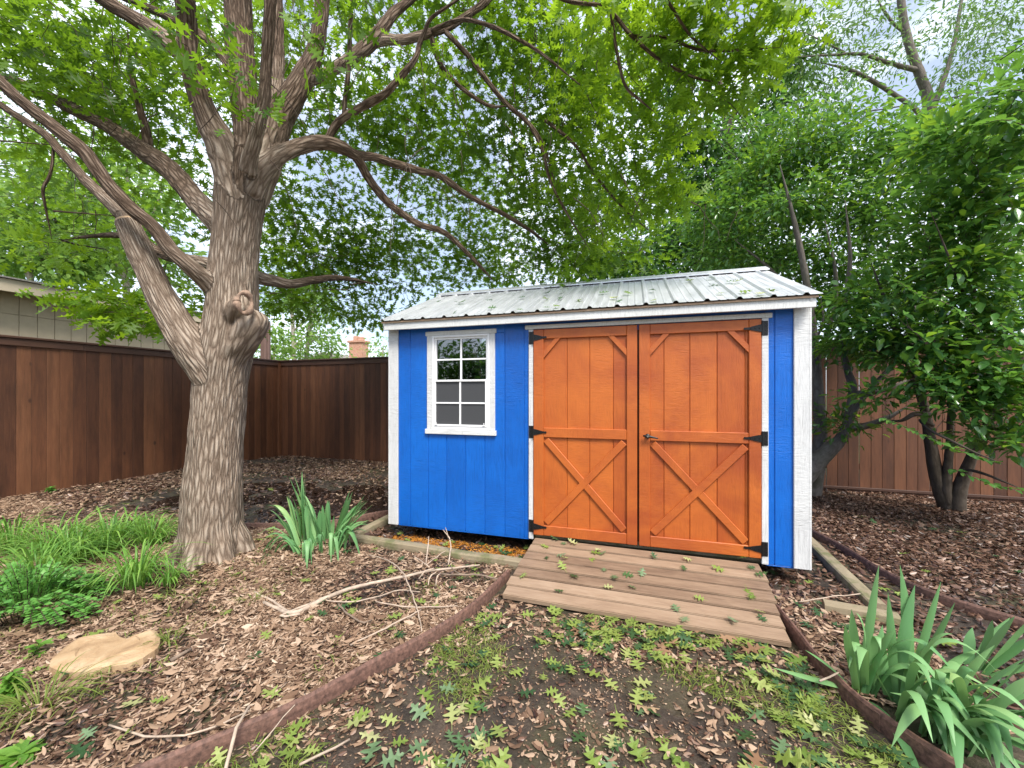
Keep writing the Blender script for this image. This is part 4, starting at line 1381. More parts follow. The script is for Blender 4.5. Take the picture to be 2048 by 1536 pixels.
    Pn, RT, S = leaf_cloud(ends, 13, .118, .19, .30, 1.4)
    print('oak far leaves', len(Pn))
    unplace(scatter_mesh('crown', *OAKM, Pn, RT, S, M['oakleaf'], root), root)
    near = [(1240, 60, 3.6, .45, .35, 12), (1310, 110, 3.5, .4, .3, 13), (1390, 70, 3.3, .35, .25, 12), (1470, 70, 3.2, .35, .3, 15), (1540, 40, 3.1, .28, .22, 9), (1430, 160, 3.4, .3, .2, 10), (1490, 140, 3.3, .22, .18, 7),
            (1180, 200, 4.2, .4, .4, 14), (1260, 220, 4.0, .4, .35, 14), (1340, 240, 3.8, .28, .22, 10), (1230, 320, 4.3, .4, .35, 15), (1310, 350, 4.3, .32, .3, 14), (1280, 410, 4.4, .35, .2, 11), (1170, 380, 4.8, .35, .3, 12), (1120, 330, 4.8, .35, .35, 10),
            (1340, 400, 4.4, .2, .12, 5), (1200, 470, 5.0, .4, .22, 12), (1135, 575, 4.8, .09, .05, 2), (1145, 550, 4.9, .12, .10, 3), (1340, 20, 3.1, .4, .2, 9), (1150, 40, 3.6, .5, .25, 8), (1430, -40, 2.9, .5, .25, 8), (1250, -60, 2.9, .6, .25, 8)]
    low = [(190, 602, 3.95, .20, .09, 9), (250, 630, 3.9, .24, .10, 13), (230, 590, 4.0, .25, .07, 7), (310, 640, 3.75, .14, .06, 5), (400, 590, 4.6, .10, .12, 4), (70, 500, 4.0, .3, .12, 5)]
    tw, ends = grow(nodes + [tuple(e[0]) for e in ends], blob_pts(near + low), .008, .002, seed=6, mb=tw)
    Pn, RT, S = leaf_cloud(ends, 11, .125, .125, .55, 1.0)
    print('oak near leaves', len(Pn))
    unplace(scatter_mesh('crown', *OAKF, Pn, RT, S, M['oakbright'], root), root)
    mid = [(430, 140, 2.9, .22, .16, 5), (385, 80, 3.0, .2, .15, 4), (455, 195, 2.8, .10, .10, 2), (200, 175, 3.6, .3, .2, 6), (310, 110, 3.8, .3, .2, 7), (250, 150, 3.9, .4, .3, 8), (120, 120, 3.6, .5, .3, 12), (60, 60, 3.3, .4, .3, 8), (680, 90, 3.3, .2, .2, 4), (720, 40, 3.4, .25, .15, 4), (900, 120, 4.2, .4, .2, 6)]
    tw, ends = grow(nodes, blob_pts(mid), .008, .002, seed=16, mb=tw)
    Pn, RT, S = leaf_cloud(ends, 9, .125, .12, .5, 1.0)
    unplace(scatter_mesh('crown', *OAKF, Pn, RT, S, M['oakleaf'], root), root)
    # single leaves in front of the stems
    Q = [at(*p) for p in ((566, 22, 2.75), (608, 135, 2.75), (606, 60, 2.9), (566, 180, 2.72), (552, 220, 2.75), (622, 95, 2.8), (575, 75, 2.8), (700, 100, 3.0), (708, 120, 3.1), (655, 120, 3.0), (560, 195, 2.72))]
    F = np.array([(.5, .1, -.9), (.1, .2, -1), (.4, .2, -.6), (.2, -.1, -1), (.1, .1, -1), (.5, .3, -.7), (-.3, .2, -.4), (.1, 0, -1), (.3, 0, -.8), (.3, 0, -.8), (-.2, 0, -1)])
    Nn = np.array([(.3, -1, .5)] * len(Q)) + rng.normal(size=(len(Q), 3)) * .35
    S = np.array([.13, .19, .12, .12, .09, .12, .1, .13, .11, .12, .1])
    FR = frames(F, Nn)
    for i, q in enumerate(Q):
        unplace(scatter_mesh('leaf', *OAKF, np.array([tuple(q)]), FR[i:i + 1], S[i:i + 1], M['oakbright'], root), root)
    for q, f, s in zip(Q, F, S):
        f = Vector(f).normalized()
        tw.tube([q, q - f * .10 + Vector((0, 0, .03)), q - f * .2 + Vector((.02, .05, .12))], [.0015, .002, .0025], 4)
    # bare hanging twiglets
    R = random.Random(9)
    for _ in range(150):
        px, py = R.uniform(60, 1500), R.uniform(-40, 420)
        a = at(px, py, R.uniform(3.0, 4.6))
        L = R.uniform(.25, .7)
        q = [a]
        dx, dy = R.uniform(-.5, .6), R.uniform(-.3, .3)
        for i in range(5):
            q.append(q[-1] + Vector((dx * L / 5 + R.uniform(-.02, .02), dy * L / 5 + R.uniform(-.02, .02), -L / 5 * (.5 + i * .12))))
        tw.tube(q, [.0045, .004, .0035, .003, .0022, .0012], 4, cap=False)
    unplace(tw.build('twigs', M['twig'], root, True), root)
    return nodes


build_oak()


def tree(name, label, cat, base, limbs, blobs, tmpl, lmat, bmat, per, size, spread, group=None, droop=.3, flat=1.1, r0=.010, tmat=None, extra=None):
    root = empty(name, base)
    tag(root, label, cat, group)
    nodes = []
    g = MB()
    for i, l in enumerate(limbs):
        limb(g, l, 12, .06, .10, .002, nodes, seed=i * 3.3)
    unplace(g.build('trunk', M[bmat], root, True), root)
    tw, ends = grow(nodes, blob_pts(blobs), r0, .002, seed=len(label))
    Pn, RT, S = leaf_cloud(ends, per, size, spread, droop, flat)
    print(name, 'leaves', len(Pn))
    unplace(scatter_mesh('crown', *tmpl, Pn, RT, S, M[lmat], root), root)
    if extra:
        Pn, RT, S = leaf_cloud(ends[::extra[1]], extra[2], size * .9, spread * 1.1, droop, flat)
        unplace(scatter_mesh('young_leaves', *tmpl, Pn, RT, S, M[extra[0]], root), root)
    unplace(tw.build('twigs', M[tmat or 'twig'], root, True), root)
    return root


def build_trees():
    # multi-stemmed shrub tree leaning out from behind the right shed corner
    b = at(1630, 965, 5.85); b.z = -.08
    tree('shrub_tree', 'large shrub tree with several grey stems behind the right end of the shed', 'tree', b,
         [[(1622, 1000, 5.85, 21), (1634, 930, 5.85, 18), (1640, 880, 5.85, 15), (1638, 810, 5.85, 13), (1633, 740, 5.85, 11), (1630, 690, 5.85, 9), (1612, 560, 5.8, 8), (1590, 450, 5.7, 6), (1560, 330, 5.6, 3)],
          [(1570, 1000, 5.6, 20), (1616, 945, 5.6, 21), (1650, 908, 5.6, 18), (1680, 880, 5.55, 14), (1694, 850, 5.5, 11), (1703, 800, 5.5, 9), (1705, 772, 5.45, 10), (1690, 720, 5.4, 7), (1686, 640, 5.4, 6), (1700, 520, 5.3, 5), (1690, 400, 5.2, 3)],
          [(1694, 856, 5.5, 8), (1730, 852, 5.4, 7), (1770, 838, 5.3, 6), (1820, 810, 5.2, 3)],
          [(1704, 790, 5.5, 8), (1725, 788, 5.4, 8), (1780, 775, 5.3, 5), (1850, 745, 5.2, 3)],
          [(1692, 862, 5.5, 7), (1710, 820, 5.4, 6), (1740, 780, 5.3, 5), (1800, 700, 5.2, 4), (1840, 560, 5.1, 3), (1850, 430, 5.0, 2)],
          [(1636, 720, 5.85, 7), (1660, 650, 5.8, 6), (1672, 560, 5.7, 5), (1650, 440, 5.6, 3)], [(1628, 690, 5.9, 3), (1646, 640, 5.8, 3), (1640, 590, 5.8, 2)],
          [(1632, 690, 5.9, 6), (1560, 560, 6.2, 5), (1470, 480, 6.4, 3)]],
         [(1520, 330, 6.4, .6, .4, 34), (1600, 300, 6.2, .7, .45, 46), (1700, 290, 6.0, .7, .5, 50), (1790, 330, 5.8, .7, .5, 50), (1560, 430, 6.2, .7, .5, 50), (1660, 420, 6.0, .7, .5, 54), (1760, 440, 5.8, .7, .5, 50), (1600, 520, 6.3, .5, .35, 34),
          (1700, 540, 5.9, .6, .4, 40), (1780, 560, 5.8, .5, .4, 30), (1680, 620, 5.9, .4, .25, 24), (1470, 430, 6.6, .5, .4, 28), (1440, 500, 7.0, .7, .3, 36), (1690, 840, 5.5, .18, .18, 9), (1660, 690, 5.6, .2, .18, 8), (1720, 700, 5.4, .25, .15, 12), (1650, 250, 6.4, .7, .3, 20), (1850, 260, 5.9, .6, .4, 34), (1900, 330, 5.7, .6, .4, 34), (1520, 250, 6.5, .6, .3, 24), (1990, 300, 5.5, .7, .5, 40), (1870, 480, 6.1, .8, .5, 50), (2000, 520, 6.0, .8, .6, 50), (1820, 600, 6.3, .7, .25, 36), (1960, 620, 6.2, .9, .3, 46), (1640, 590, 6.2, .4, .3, 26), (1510, 530, 6.8, .6, .2, 26), (1420, 450, 7.0, .5, .4, 24), (1560, 350, 6.8, .8, .6, 40), (1700, 380, 6.6, .8, .6, 40)],
         tmpl_ovate(.22), 'shrubleaf', 'greybark', 17, .098, .135, extra=('shrublight', 2, 14))
    # nearer shrub with the forked trunk on the right
    b = gp(1895, 1015)
    root = tree('shrub_tree', 'glossy-leaved shrub with a forked trunk before the right back fence', 'tree', b,
                [[(1900, 1022, 5.1, 22), (1880, 975, 5.1, 17), (1868, 930, 5.1, 15), (1860, 880, 5.08, 13), (1852, 830, 5.05, 11), (1840, 790, 5.0, 9), (1820, 740, 4.9, 7), (1800, 680, 4.8, 5), (1770, 600, 4.7, 4), (1740, 520, 4.6, 3)],
                 [(1900, 1022, 5.1, 20), (1892, 985, 5.05, 13), (1896, 930, 5.0, 11), (1900, 880, 4.95, 9), (1905, 800, 4.8, 7), (1930, 700, 4.6, 6), (1950, 560, 4.4, 5), (1960, 420, 4.2, 4), (1980, 300, 4.0, 3)],
                 [(1912, 1024, 5.05, 22), (1916, 990, 5.0, 19), (1925, 960, 4.95, 16), (1950, 900, 4.8, 12), (1990, 820, 4.6, 9), (2040, 720, 4.4, 7), (2090, 600, 4.2, 5), (2120, 420, 4.0, 3)],
                 [(1858, 830, 5.0, 6), (1830, 828, 4.9, 5), (1800, 842, 4.7, 3), (1765, 838, 4.5, 2)],
                 [(1865, 850, 4.9, 4), (1840, 840, 4.5, 3), (1860, 860, 4.2, 3), (1900, 880, 4.0, 2.5), (1950, 905, 3.9, 2), (2010, 930, 3.8, 2)],
                 [(1920, 950, 4.9, 4), (1930, 940, 4.5, 3), (1960, 945, 4.2, 3), (2000, 960, 4.0, 2), (2060, 985, 3.9, 2)],
                 [(1905, 800, 4.8, 4), (1850, 690, 4.3, 3), (1800, 640, 4.1, 2)],
                 [(1940, 620, 4.5, 4), (1900, 520, 4.0, 3), (1860, 420, 3.8, 2)]],
                [(1740, 600, 4.9, .45, .25, 26), (1800, 650, 4.5, .4, .25, 26), (1860, 700, 4.3, .4, .22, 30), (1900, 760, 4.2, .4, .22, 30), (1960, 800, 4.1, .4, .2, 28), (2020, 740, 4.0, .4, .3, 26), (1940, 660, 4.3, .4, .3, 26), (2010, 620, 4.1, .4, .3, 24),
                 (1880, 570, 4.3, .4, .3, 24), (1960, 520, 4.1, .4, .3, 24), (1840, 480, 4.5, .4, .3, 24), (1920, 400, 4.2, .4, .3, 26), (2020, 440, 4.0, .4, .35, 26), (1980, 320, 4.0, .4, .3, 22), (1900, 280, 4.3, .4, .25, 20), (2060, 250, 3.8, .4, .3, 20),
                 (1780, 700, 4.8, .3, .15, 14), (1740, 790, 4.7, .2, .08, 6), (2000, 870, 4.0, .3, .15, 14), (2050, 860, 4.2, .4, .15, 14), (2040, 180, 3.6, .3, .25, 12), (1700, 660, 5.1, .3, .2, 12), (1660, 690, 5.2, .15, .1, 4)],
                tmpl_ovate(.23), 'shrubleaf', 'darkbark', 14, .118, .11, flat=2.2, droop=.02, extra=('shrublight', 2, 8))
    # long sprays of paired leaves hanging forward from the same shrub
    for path in ([(1766, 836, 4.3), (1800, 850, 4.15), (1850, 872, 4.0), (1900, 893, 3.9), (1955, 915, 3.85), (2000, 928, 3.8)],
                 [(1905, 938, 4.0), (1935, 950, 3.9), (1975, 966, 3.85), (2020, 978, 3.8), (2070, 985, 3.75)],
                 [(1990, 640, 3.6), (2020, 665, 3.5), (2060, 690, 3.4)],
                 [(1790, 560, 4.2), (1840, 590, 4.0), (1900, 610, 3.9), (1960, 660, 3.8)],
                 [(1820, 720, 4.1), (1880, 770, 4.0), (1930, 830, 3.95), (1970, 880, 3.9)],
                 [(2000, 120, 2.6), (2030, 100, 2.5), (2070, 70, 2.4)], [(1985, 175, 2.8), (2030, 180, 2.6), (2080, 190, 2.5)], [(1960, 250, 3.0), (2010, 240, 2.8), (2070, 260, 2.7)]):
        P, F, Nn, S = [], [], [], []
        tw = MB()
        pts, _ = spline([at(*p) for p in path], [1] * len(path), .032)
        tw.tube(pts, [.0035] * len(pts), 5)
        for i in range(len(pts) - 1):
            tdir = (pts[i + 1] - pts[i]).normalized()
            for s in (1, -1):
                sd = Vector((-tdir.y, tdir.x, 0)) * s
                P.append(tuple(pts[i])); F.append(tuple(tdir * -.5 * random.uniform(-1, .4) + sd + Vector((0, 0, random.uniform(-.4, .35)))))
                Nn.append((random.uniform(-.35, .35), random.uniform(-.6, .2), 1)); S.append(random.uniform(.06, .10))
        unplace(scatter_mesh('leaf_spray', *tmpl_ovate(.25), np.array(P), frames(np.array(F), np.array(Nn)), np.array(S), M['shrubleaf'], root), root)
        unplace(tw.build('spray_stem', M['twig'], root, True), root)

    # dark dense tree beyond the fence, above the shed roof
    b = at(1455, 700, 11.0); b.z = -.1
    tree('broadleaf_tree', 'dense dark green tree beyond the fence above the middle of the shed roof', 'tree', b,
         [[(1452, 800, 11, 16), (1453, 500, 11, 13), (1455, 330, 11, 11), (1455, 262, 11, 10), (1448, 215, 11, 8), (1440, 170, 11, 6), (1430, 60, 11, 4)],
          [(1455, 268, 11, 7), (1465, 235, 11, 6), (1478, 205, 11, 5), (1500, 120, 11, 3)], [(1454, 480, 11, 8), (1400, 400, 11, 5), (1350, 330, 11, 3)], [(1454, 420, 11, 8), (1510, 330, 11, 5), (1560, 260, 11, 3)], [(1453, 560, 11, 6), (1330, 500, 10.6, 4), (1200, 470, 10.4, 3)]],
         [(1420, 320, 10.6, .9, .7, 40), (1400, 400, 10.4, 1.0, .7, 46), (1490, 380, 10.4, .8, .6, 34), (1450, 470, 10.2, 1.1, .6, 40), (1360, 480, 10, 1.0, .6, 40), (1380, 270, 10.8, .8, .5, 26), (1510, 290, 10.8, .8, .5, 24), (1540, 200, 11, .9, .5, 22), (1570, 140, 11, .8, .5, 16),
          (1280, 520, 10.2, 1.1, .4, 30), (1420, 540, 9.8, .9, .3, 30), (1520, 520, 9.8, .8, .3, 24), (1180, 520, 10, 1.0, .4, 22), (1340, 150, 11.5, 1.2, .8, 30), (1240, 400, 11.5, 1.2, .8, 26), (1300, 560, 9.6, 1, .25, 16)],
         tmpl_ovate(.2), 'darkleaf', 'darkbark', 40, .16, .26, droop=.7, extra=('shrublight', 3, 12))
    # tall sparse tree at the upper right
    b = at(1855, 700, 10.0); b.z = -.1
    tree('sparse_tree', 'tall thin-crowned tree against the sky at upper right behind the cable', 'tree', b,
         [[(1880, 800, 10, 16), (1870, 420, 10, 15), (1858, 215, 10, 13.5), (1842, 155, 10, 12.5), (1832, 130, 10, 12), (1820, 95, 10, 11), (1808, 45, 10, 10), (1800, -20, 10, 9), (1790, -150, 10, 6)],
          [(1834, 140, 10, 7), (1800, 132, 9.9, 6), (1760, 120, 9.8, 5), (1720, 108, 9.7, 4), (1660, 110, 9.6, 3), (1580, 115, 9.5, 2)], [(1866, 262, 10, 8), (1830, 218, 10, 7), (1790, 190, 10, 6), (1750, 165, 9.9, 6), (1700, 140, 9.8, 5), (1640, 125, 9.7, 3)],
          [(1812, 66, 10, 5), (1790, 50, 10, 4.5), (1770, 25, 10, 4), (1750, -10, 10, 3)], [(1690, 105, 9.7, 3), (1650, 85, 9.7, 2.5), (1600, 60, 9.6, 2)], [(1862, 230, 10, 7), (1900, 120, 10.2, 5), (1920, 20, 10.4, 4), (1930, -60, 10.5, 3)]],
         [(1580, 80, 9.8, .8, .5, 22), (1660, 60, 9.8, .8, .5, 24), (1740, 60, 9.8, .8, .5, 22), (1700, 150, 9.8, .7, .4, 20), (1620, 190, 9.6, .6, .4, 16), (1780, 110, 9.8, .6, .4, 14), (1880, 50, 10.2, .8, .6, 24), (1930, 120, 10.2, .7, .5, 22), (1960, 30, 10.4, .8, .5, 26), (1900, 180, 10, .6, .3, 14), (1760, -10, 9.8, .8, .4, 16),
          (2000, 40, 9.0, .6, .5, 26), (1640, 10, 9.8, .8, .4, 18), (1620, 130, 9.6, .7, .3, 14), (1690, 210, 9.8, .7, .25, 12), (2010, 110, 9.5, .6, .4, 18)],
         tmpl_lance(.15), 'willowleaf', 'greybark', 20, .13, .26, droop=.5)
    # light-struck trees beyond the left fence
    for i, (px, lab, sc) in enumerate(((60, 'sunlit pale green tree rising behind the tan house at far left', 1.0), (250, 'pale green tree behind the tan house, nearer to the oak trunk', .9))):
        b = at(px, 700, 15.0 + i); b.z = -.1
        dd = 15.0 + i
        tree('broadleaf_tree', lab, 'tree', b,
             [[(px, 790, dd, 9), (px + 4, 600, dd, 8), (px - 6, 480, dd, 6), (px + 5, 350, dd, 4), (px, 250, dd, 2)], [(px, 560, dd, 5), (px - 60, 430, dd, 3), (px - 90, 340, dd, 2)], [(px, 540, dd, 5), (px + 60, 420, dd, 3), (px + 80, 330, dd, 2)]],
             [(px - 70, 420, dd, 1.4, 1.0, 34), (px + 60, 400, dd, 1.4, 1.0, 34), (px, 320, dd, 1.5, 1.0, 34), (px - 20, 500, dd, 1.5, .8, 34), (px + 70, 520, dd, 1.3, .7, 30), (px - 80, 530, dd, 1.3, .7, 26), (px, 430, dd - .6, 1.4, .9, 30)],
             tmpl_ovate(.3), 'paleleaf', 'palebark', 22, .24, .38)
    # slim pale trees over the back fence
    for px, top, lab, seed in ((588, 590, 'slim pale-trunked tree over the back fence, nearest the wooden post', 1), (613, 600, 'slim leaning pale-trunked tree over the back fence, left of the chimney', 2)):
        dd = 17.0 + seed
        b = at(px - 4, 800, dd); b.z = -.1
        tree('slim_tree', lab, 'tree', b,
             [[(px + (2 if seed == 1 else 2), 800, dd, 5), (px, 718, dd, 4.5), (px - 3 if seed == 1 else px + 9, 640, dd, 4), (px - 6 if seed == 1 else px + 16, 590, dd, 3), (px - 4, 520, dd, 2)],
              [(px, 660, dd, 2), (px + 24, 640, dd, 1.5), (px + 50, 628, dd, 1)], [(px, 690, dd, 2), (px + 30, 672, dd, 1.5), (px + 54, 676, dd, 1)]],
             [(px - 30, 610, dd, .8, .5, 14), (px + 20, 600, dd, .9, .5, 16), (px - 6, 560, dd, 1, .6, 18), (px + 36, 640, dd, .7, .3, 9), (px + 40, 672, dd, .6, .25, 8)],
             tmpl_ovate(.3), 'paleleaf', 'palebark', 16, .17, .30)
    for px, py, dd, rx, rz, n, lab in ((548, 690, 16.5, .7, .8, 34, 'bright yellow-green shrub mass over the fence beside the wooden post'), (600, 698, 19, 1.0, .35, 26, 'bright yellow-green bush between the two slim pale trunks'), (662, 698, 21, .7, .5, 22, 'small green tree left of the brick chimney'), (765, 706, 24, 1.0, .3, 16, 'pale green bush right of the brick chimney by the shed roof')):
        b = at(px, 780, dd); b.z = -.1
        tree('far_bush', lab, 'bush', b, [[(px, 800, dd, 4), (px, 720, dd, 3), (px + 2, 690, dd, 1.5)]],
             [(px, py, dd, rx, rz, n), (px - 12, py - 25, dd, rx * .6, rz * .7, n // 3), (px + 6, py + 20, dd, rx, rz, n // 2)], tmpl_ovate(.3), 'paleleaf', 'palebark', 14, .17, .3)
    # trees across the yard behind the photographer, mirrored in the window
    for i, (x, y, lab) in enumerate(((-5.5, -7.0, 'tree across the yard mirrored in the left upper window pane'), (-1.8, -8.5, 'tree across the yard mirrored in the right upper window pane'), (3.2, -9.5, 'tree across the yard behind the photographer'))):
        root = empty('broadleaf_tree', (x, y, -.05)); tag(root, lab, 'tree')
        g = MB(); nodes = []
        q, r = spline([(x, y, -.1), (x + .1, y, 1.6), (x, y + .1, 2.2), (x + .2, y, 2.9)], [.16, .12, .09, .04], .2)
        g.tube(q, r, 10); unplace(g.build('trunk', M['darkbark'], root, True), root)
        pts = [tuple(np.array((x, y, 2.35)) + v * np.array((2.1, 2.1, 1.0)) * (rng.uniform() ** .4)) for v in rand_dirs(120)]
        tw, ends = grow([tuple(p) for p in q], pts, .02, .004, seed=i)
        Pn, RT, S = leaf_cloud(ends, 20, .20, .32)
        unplace(scatter_mesh('crown', *tmpl_ovate(.3), Pn, RT, S, M['darkleaf'], root), root)
        unplace(tw.build('twigs', M['twig'], root, True), root)


build_trees()


def build_cable():
    mb = MB()
    a, b = at(1270, 278, 9.0), at(2140, 150, 8.6)
    pts = []
    for i in range(41):
        t = i / 40; p = a.lerp(b, t); p.z -= .25 * math.sin(math.pi * t) * .6; pts.append(p)
    o = empty('overhead_cable', ((a + b) / 2).to_tuple())
    tag(o, 'black overhead cable crossing the sky above the right-hand shrubs', 'cable')
    a2 = pts[0] + Vector((-9, 2.5, .4)); pts = [a2] + pts + [pts[-1] + Vector((6, -1, .3))]
    mb.tube(pts, [.014] * len(pts), 8)
    unplace(mb.build('wire', M['cable'], o, True), o)


build_cable()


# ------------------------------------------------------------------ strap-leaved plants
def blade(mb, base, tip, bend, width, segs=9, fold=.25, twist=0.0):
    """one strap leaf: quadratic arc from base over bend to tip, V-folded"""
    b, m, t = Vector(base), Vector(bend), Vector(tip)
    pts = []
    for i in range(segs + 1):
        s = i / segs
        pts.append(b * (1 - s) ** 2 + m * 2 * s * (1 - s) + t * s * s)
    side0 = None
    i0 = len(mb.v)
    for i, p in enumerate(pts):
        d = (pts[min(segs, i + 1)] - pts[max(0, i - 1)]).normalized()
        if side0 is None:
            h = Vector((t.x - b.x, t.y - b.y, 0))
            side0 = Vector((-h.y, h.x, 0)).normalized() if h.length > .02 else Vector((1, 0, 0))
            side0 = (Matrix.Rotation(twist, 3, 'Z') @ side0)
        sd = (side0 - d * side0.dot(d)).normalized()
        nr = sd.cross(d)
        s = i / segs
        w = width * .5 * (0.75 + .35 * math.sin(min(1, s * 1.6) * math.pi * .5)) * (1 if s < .55 else max(.02, 1 - ((s - .55) / .45) ** 1.8))
        mb.v += [tuple(p - sd * w + nr * w * fold), tuple(p), tuple(p + sd * w + nr * w * fold)]
        mb.b += [(0, 0, 0)] * 3
    for i in range(segs):
        a = i0 + i * 3
        mb.f += [(a, a + 1, a + 4, a + 3), (a + 1, a + 2, a + 5, a + 4)]


def build_iris():
    R = random.Random(21)
    # big right clump: blades given by base, bend and tip in the view, each at its own distance
    o = empty('iris_clump', (1.10, 2.2, 0)); tag(o, 'large iris clump with broad arching leaves in the right foreground', 'iris plant')
    mb = MB()
    B = [((1722, 1390, 1.93), (1735, 1260, 1.95), (1758, 1130, 1.97)), ((1712, 1385, 1.94), (1712, 1290, 1.9), (1703, 1218, 1.9)), ((1730, 1390, 1.92), (1745, 1245, 1.86), (1712, 1225, 1.95)),
         ((1728, 1395, 1.9), (1760, 1270, 1.9), (1790, 1262, 1.88)), ((1716, 1388, 1.93), (1700, 1300, 1.85), (1690, 1250, 1.8)),
         ((1735, 1395, 1.92), (1800, 1190, 1.84), (1922, 1440, 1.62)), ((1726, 1385, 1.94), (1810, 1180, 1.88), (1920, 1365, 1.75)), ((1715, 1380, 1.95), (1640, 1360, 1.9), (1545, 1335, 1.95)),
         ((1790, 1430, 1.86), (1785, 1300, 1.9), (1776, 1185, 1.95)), ((1795, 1430, 1.86), (1800, 1290, 1.9), (1830, 1170, 1.96)), ((1805, 1432, 1.85), (1830, 1300, 1.92), (1800, 1130, 2.0)), ((1808, 1430, 1.85), (1845, 1280, 1.9), (1882, 1163, 1.98)),
         ((1800, 1428, 1.86), (1860, 1290, 1.86), (1910, 1205, 1.9)), ((1800, 1435, 1.85), (1845, 1250, 1.8), (1905, 1268, 1.76)), ((1812, 1436, 1.84), (1900, 1310, 1.8), (1960, 1300, 1.78)), ((1798, 1436, 1.84), (1760, 1360, 1.86), (1745, 1330, 1.9)),
         ((1815, 1430, 1.83), (1890, 1340, 1.74), (1935, 1350, 1.7)), ((1790, 1432, 1.86), (1860, 1180, 1.9), (2005, 1355, 1.7)), ((1820, 1440, 1.82), (1840, 1340, 1.9), (1868, 1275, 1.95)), ((1785, 1425, 1.87), (1755, 1330, 1.9), (1765, 1250, 1.95)),
         ((1905, 1490, 1.75), (1930, 1380, 1.72), (2060, 1310, 1.66)), ((1900, 1495, 1.74), (1960, 1400, 1.68), (2080, 1385, 1.6)), ((1895, 1500, 1.74), (1950, 1430, 1.64), (2090, 1440, 1.55)), ((1905, 1500, 1.73), (1990, 1470, 1.64), (2100, 1490, 1.55)),
         ((1900, 1505, 1.73), (1980, 1500, 1.6), (2080, 1540, 1.5)), ((1890, 1490, 1.76), (1900, 1400, 1.72), (1780, 1385, 1.72)), ((1880, 1500, 1.74), (1900, 1420, 1.6), (1930, 1590, 1.42)), ((1730, 1398, 1.9), (1790, 1420, 1.7), (1860, 1600, 1.45)),
         ((1890, 1485, 1.77), (1920, 1340, 1.8), (1990, 1290, 1.78)), ((1880, 1480, 1.78), (1880, 1390, 1.8), (1898, 1330, 1.85)), ((1910, 1490, 1.74), (2000, 1360, 1.66), (2100, 1280, 1.6)), ((1870, 1480, 1.78), (1850, 1400, 1.8), (1830, 1330, 1.84)),
         ((1740, 1400, 1.9), (1760, 1340, 1.92), (1790, 1300, 1.94)), ((1705, 1380, 1.95), (1670, 1330, 1.95), (1610, 1300, 2.05))]
    for b, m, t in B:
        q = at(*b); q.z = max(-.02, min(q.z, .03))
        blade(mb, q, at(*t), at(*m), R.uniform(.030, .043), 12, .22, R.uniform(-.5, .5))
    for _ in range(46):
        bx, by = R.choice(((1722, 1390), (1800, 1432), (1900, 1495), (1950, 1500), (1860, 1470)))
        q = gp(bx + R.uniform(-22, 22), by + R.uniform(-14, 14), 0)
        a = R.uniform(-2.6, .9); L = R.uniform(.26, .44); out = R.uniform(.08, .40)
        t = q + Vector((math.cos(a) * out, math.sin(a) * out, L * R.uniform(.35, .95) - out * .25))
        blade(mb, q, t, q + Vector((math.cos(a) * out * .35, math.sin(a) * out * .35, L * 1.05)), R.uniform(.028, .042), 12, .22, R.uniform(-.5, .5))
    unplace(mb.build('foliage', M['iris'], o, True), o)
    # second clump at the very edge
    o = empty('iris_clump', (1.55, 2.5, 0)); tag(o, 'iris clump cut by the right edge of the photo, standing behind the large one', 'iris plant')
    mb = MB()
    for b, m, t in (((1945, 1350, 2.08), (1990, 1270, 2.05), (2030, 1232, 2.0)), ((1950, 1350, 2.08), (1975, 1270, 2.1), (1985, 1240, 2.1)), ((1955, 1355, 2.06), (2010, 1300, 2.02), (2075, 1270, 1.95)), ((1960, 1355, 2.06), (2040, 1250, 2.0), (2080, 1225, 1.9)), ((1950, 1352, 2.07), (1960, 1290, 2.1), (2020, 1235, 2.15)), ((1960, 1360, 2.05), (2040, 1330, 1.98), (2110, 1320, 1.9)), ((1940, 1345, 2.1), (1935, 1290, 2.12), (1945, 1255, 2.15))):
        q = at(*b); q.z = max(-.02, min(q.z, .03))
        blade(mb, q, at(*t), at(*m), R.uniform(.040, .050), 12, .22, R.uniform(-.5, .5))
    unplace(mb.build('foliage', M['iris'], o, True), o)
    # left clump by the oak
    o = empty('iris_clump', (-2.9, 3.0, 0)); tag(o, 'iris clump with spreading leaves between the oak trunk and the shed', 'iris plant')
    mb = MB()
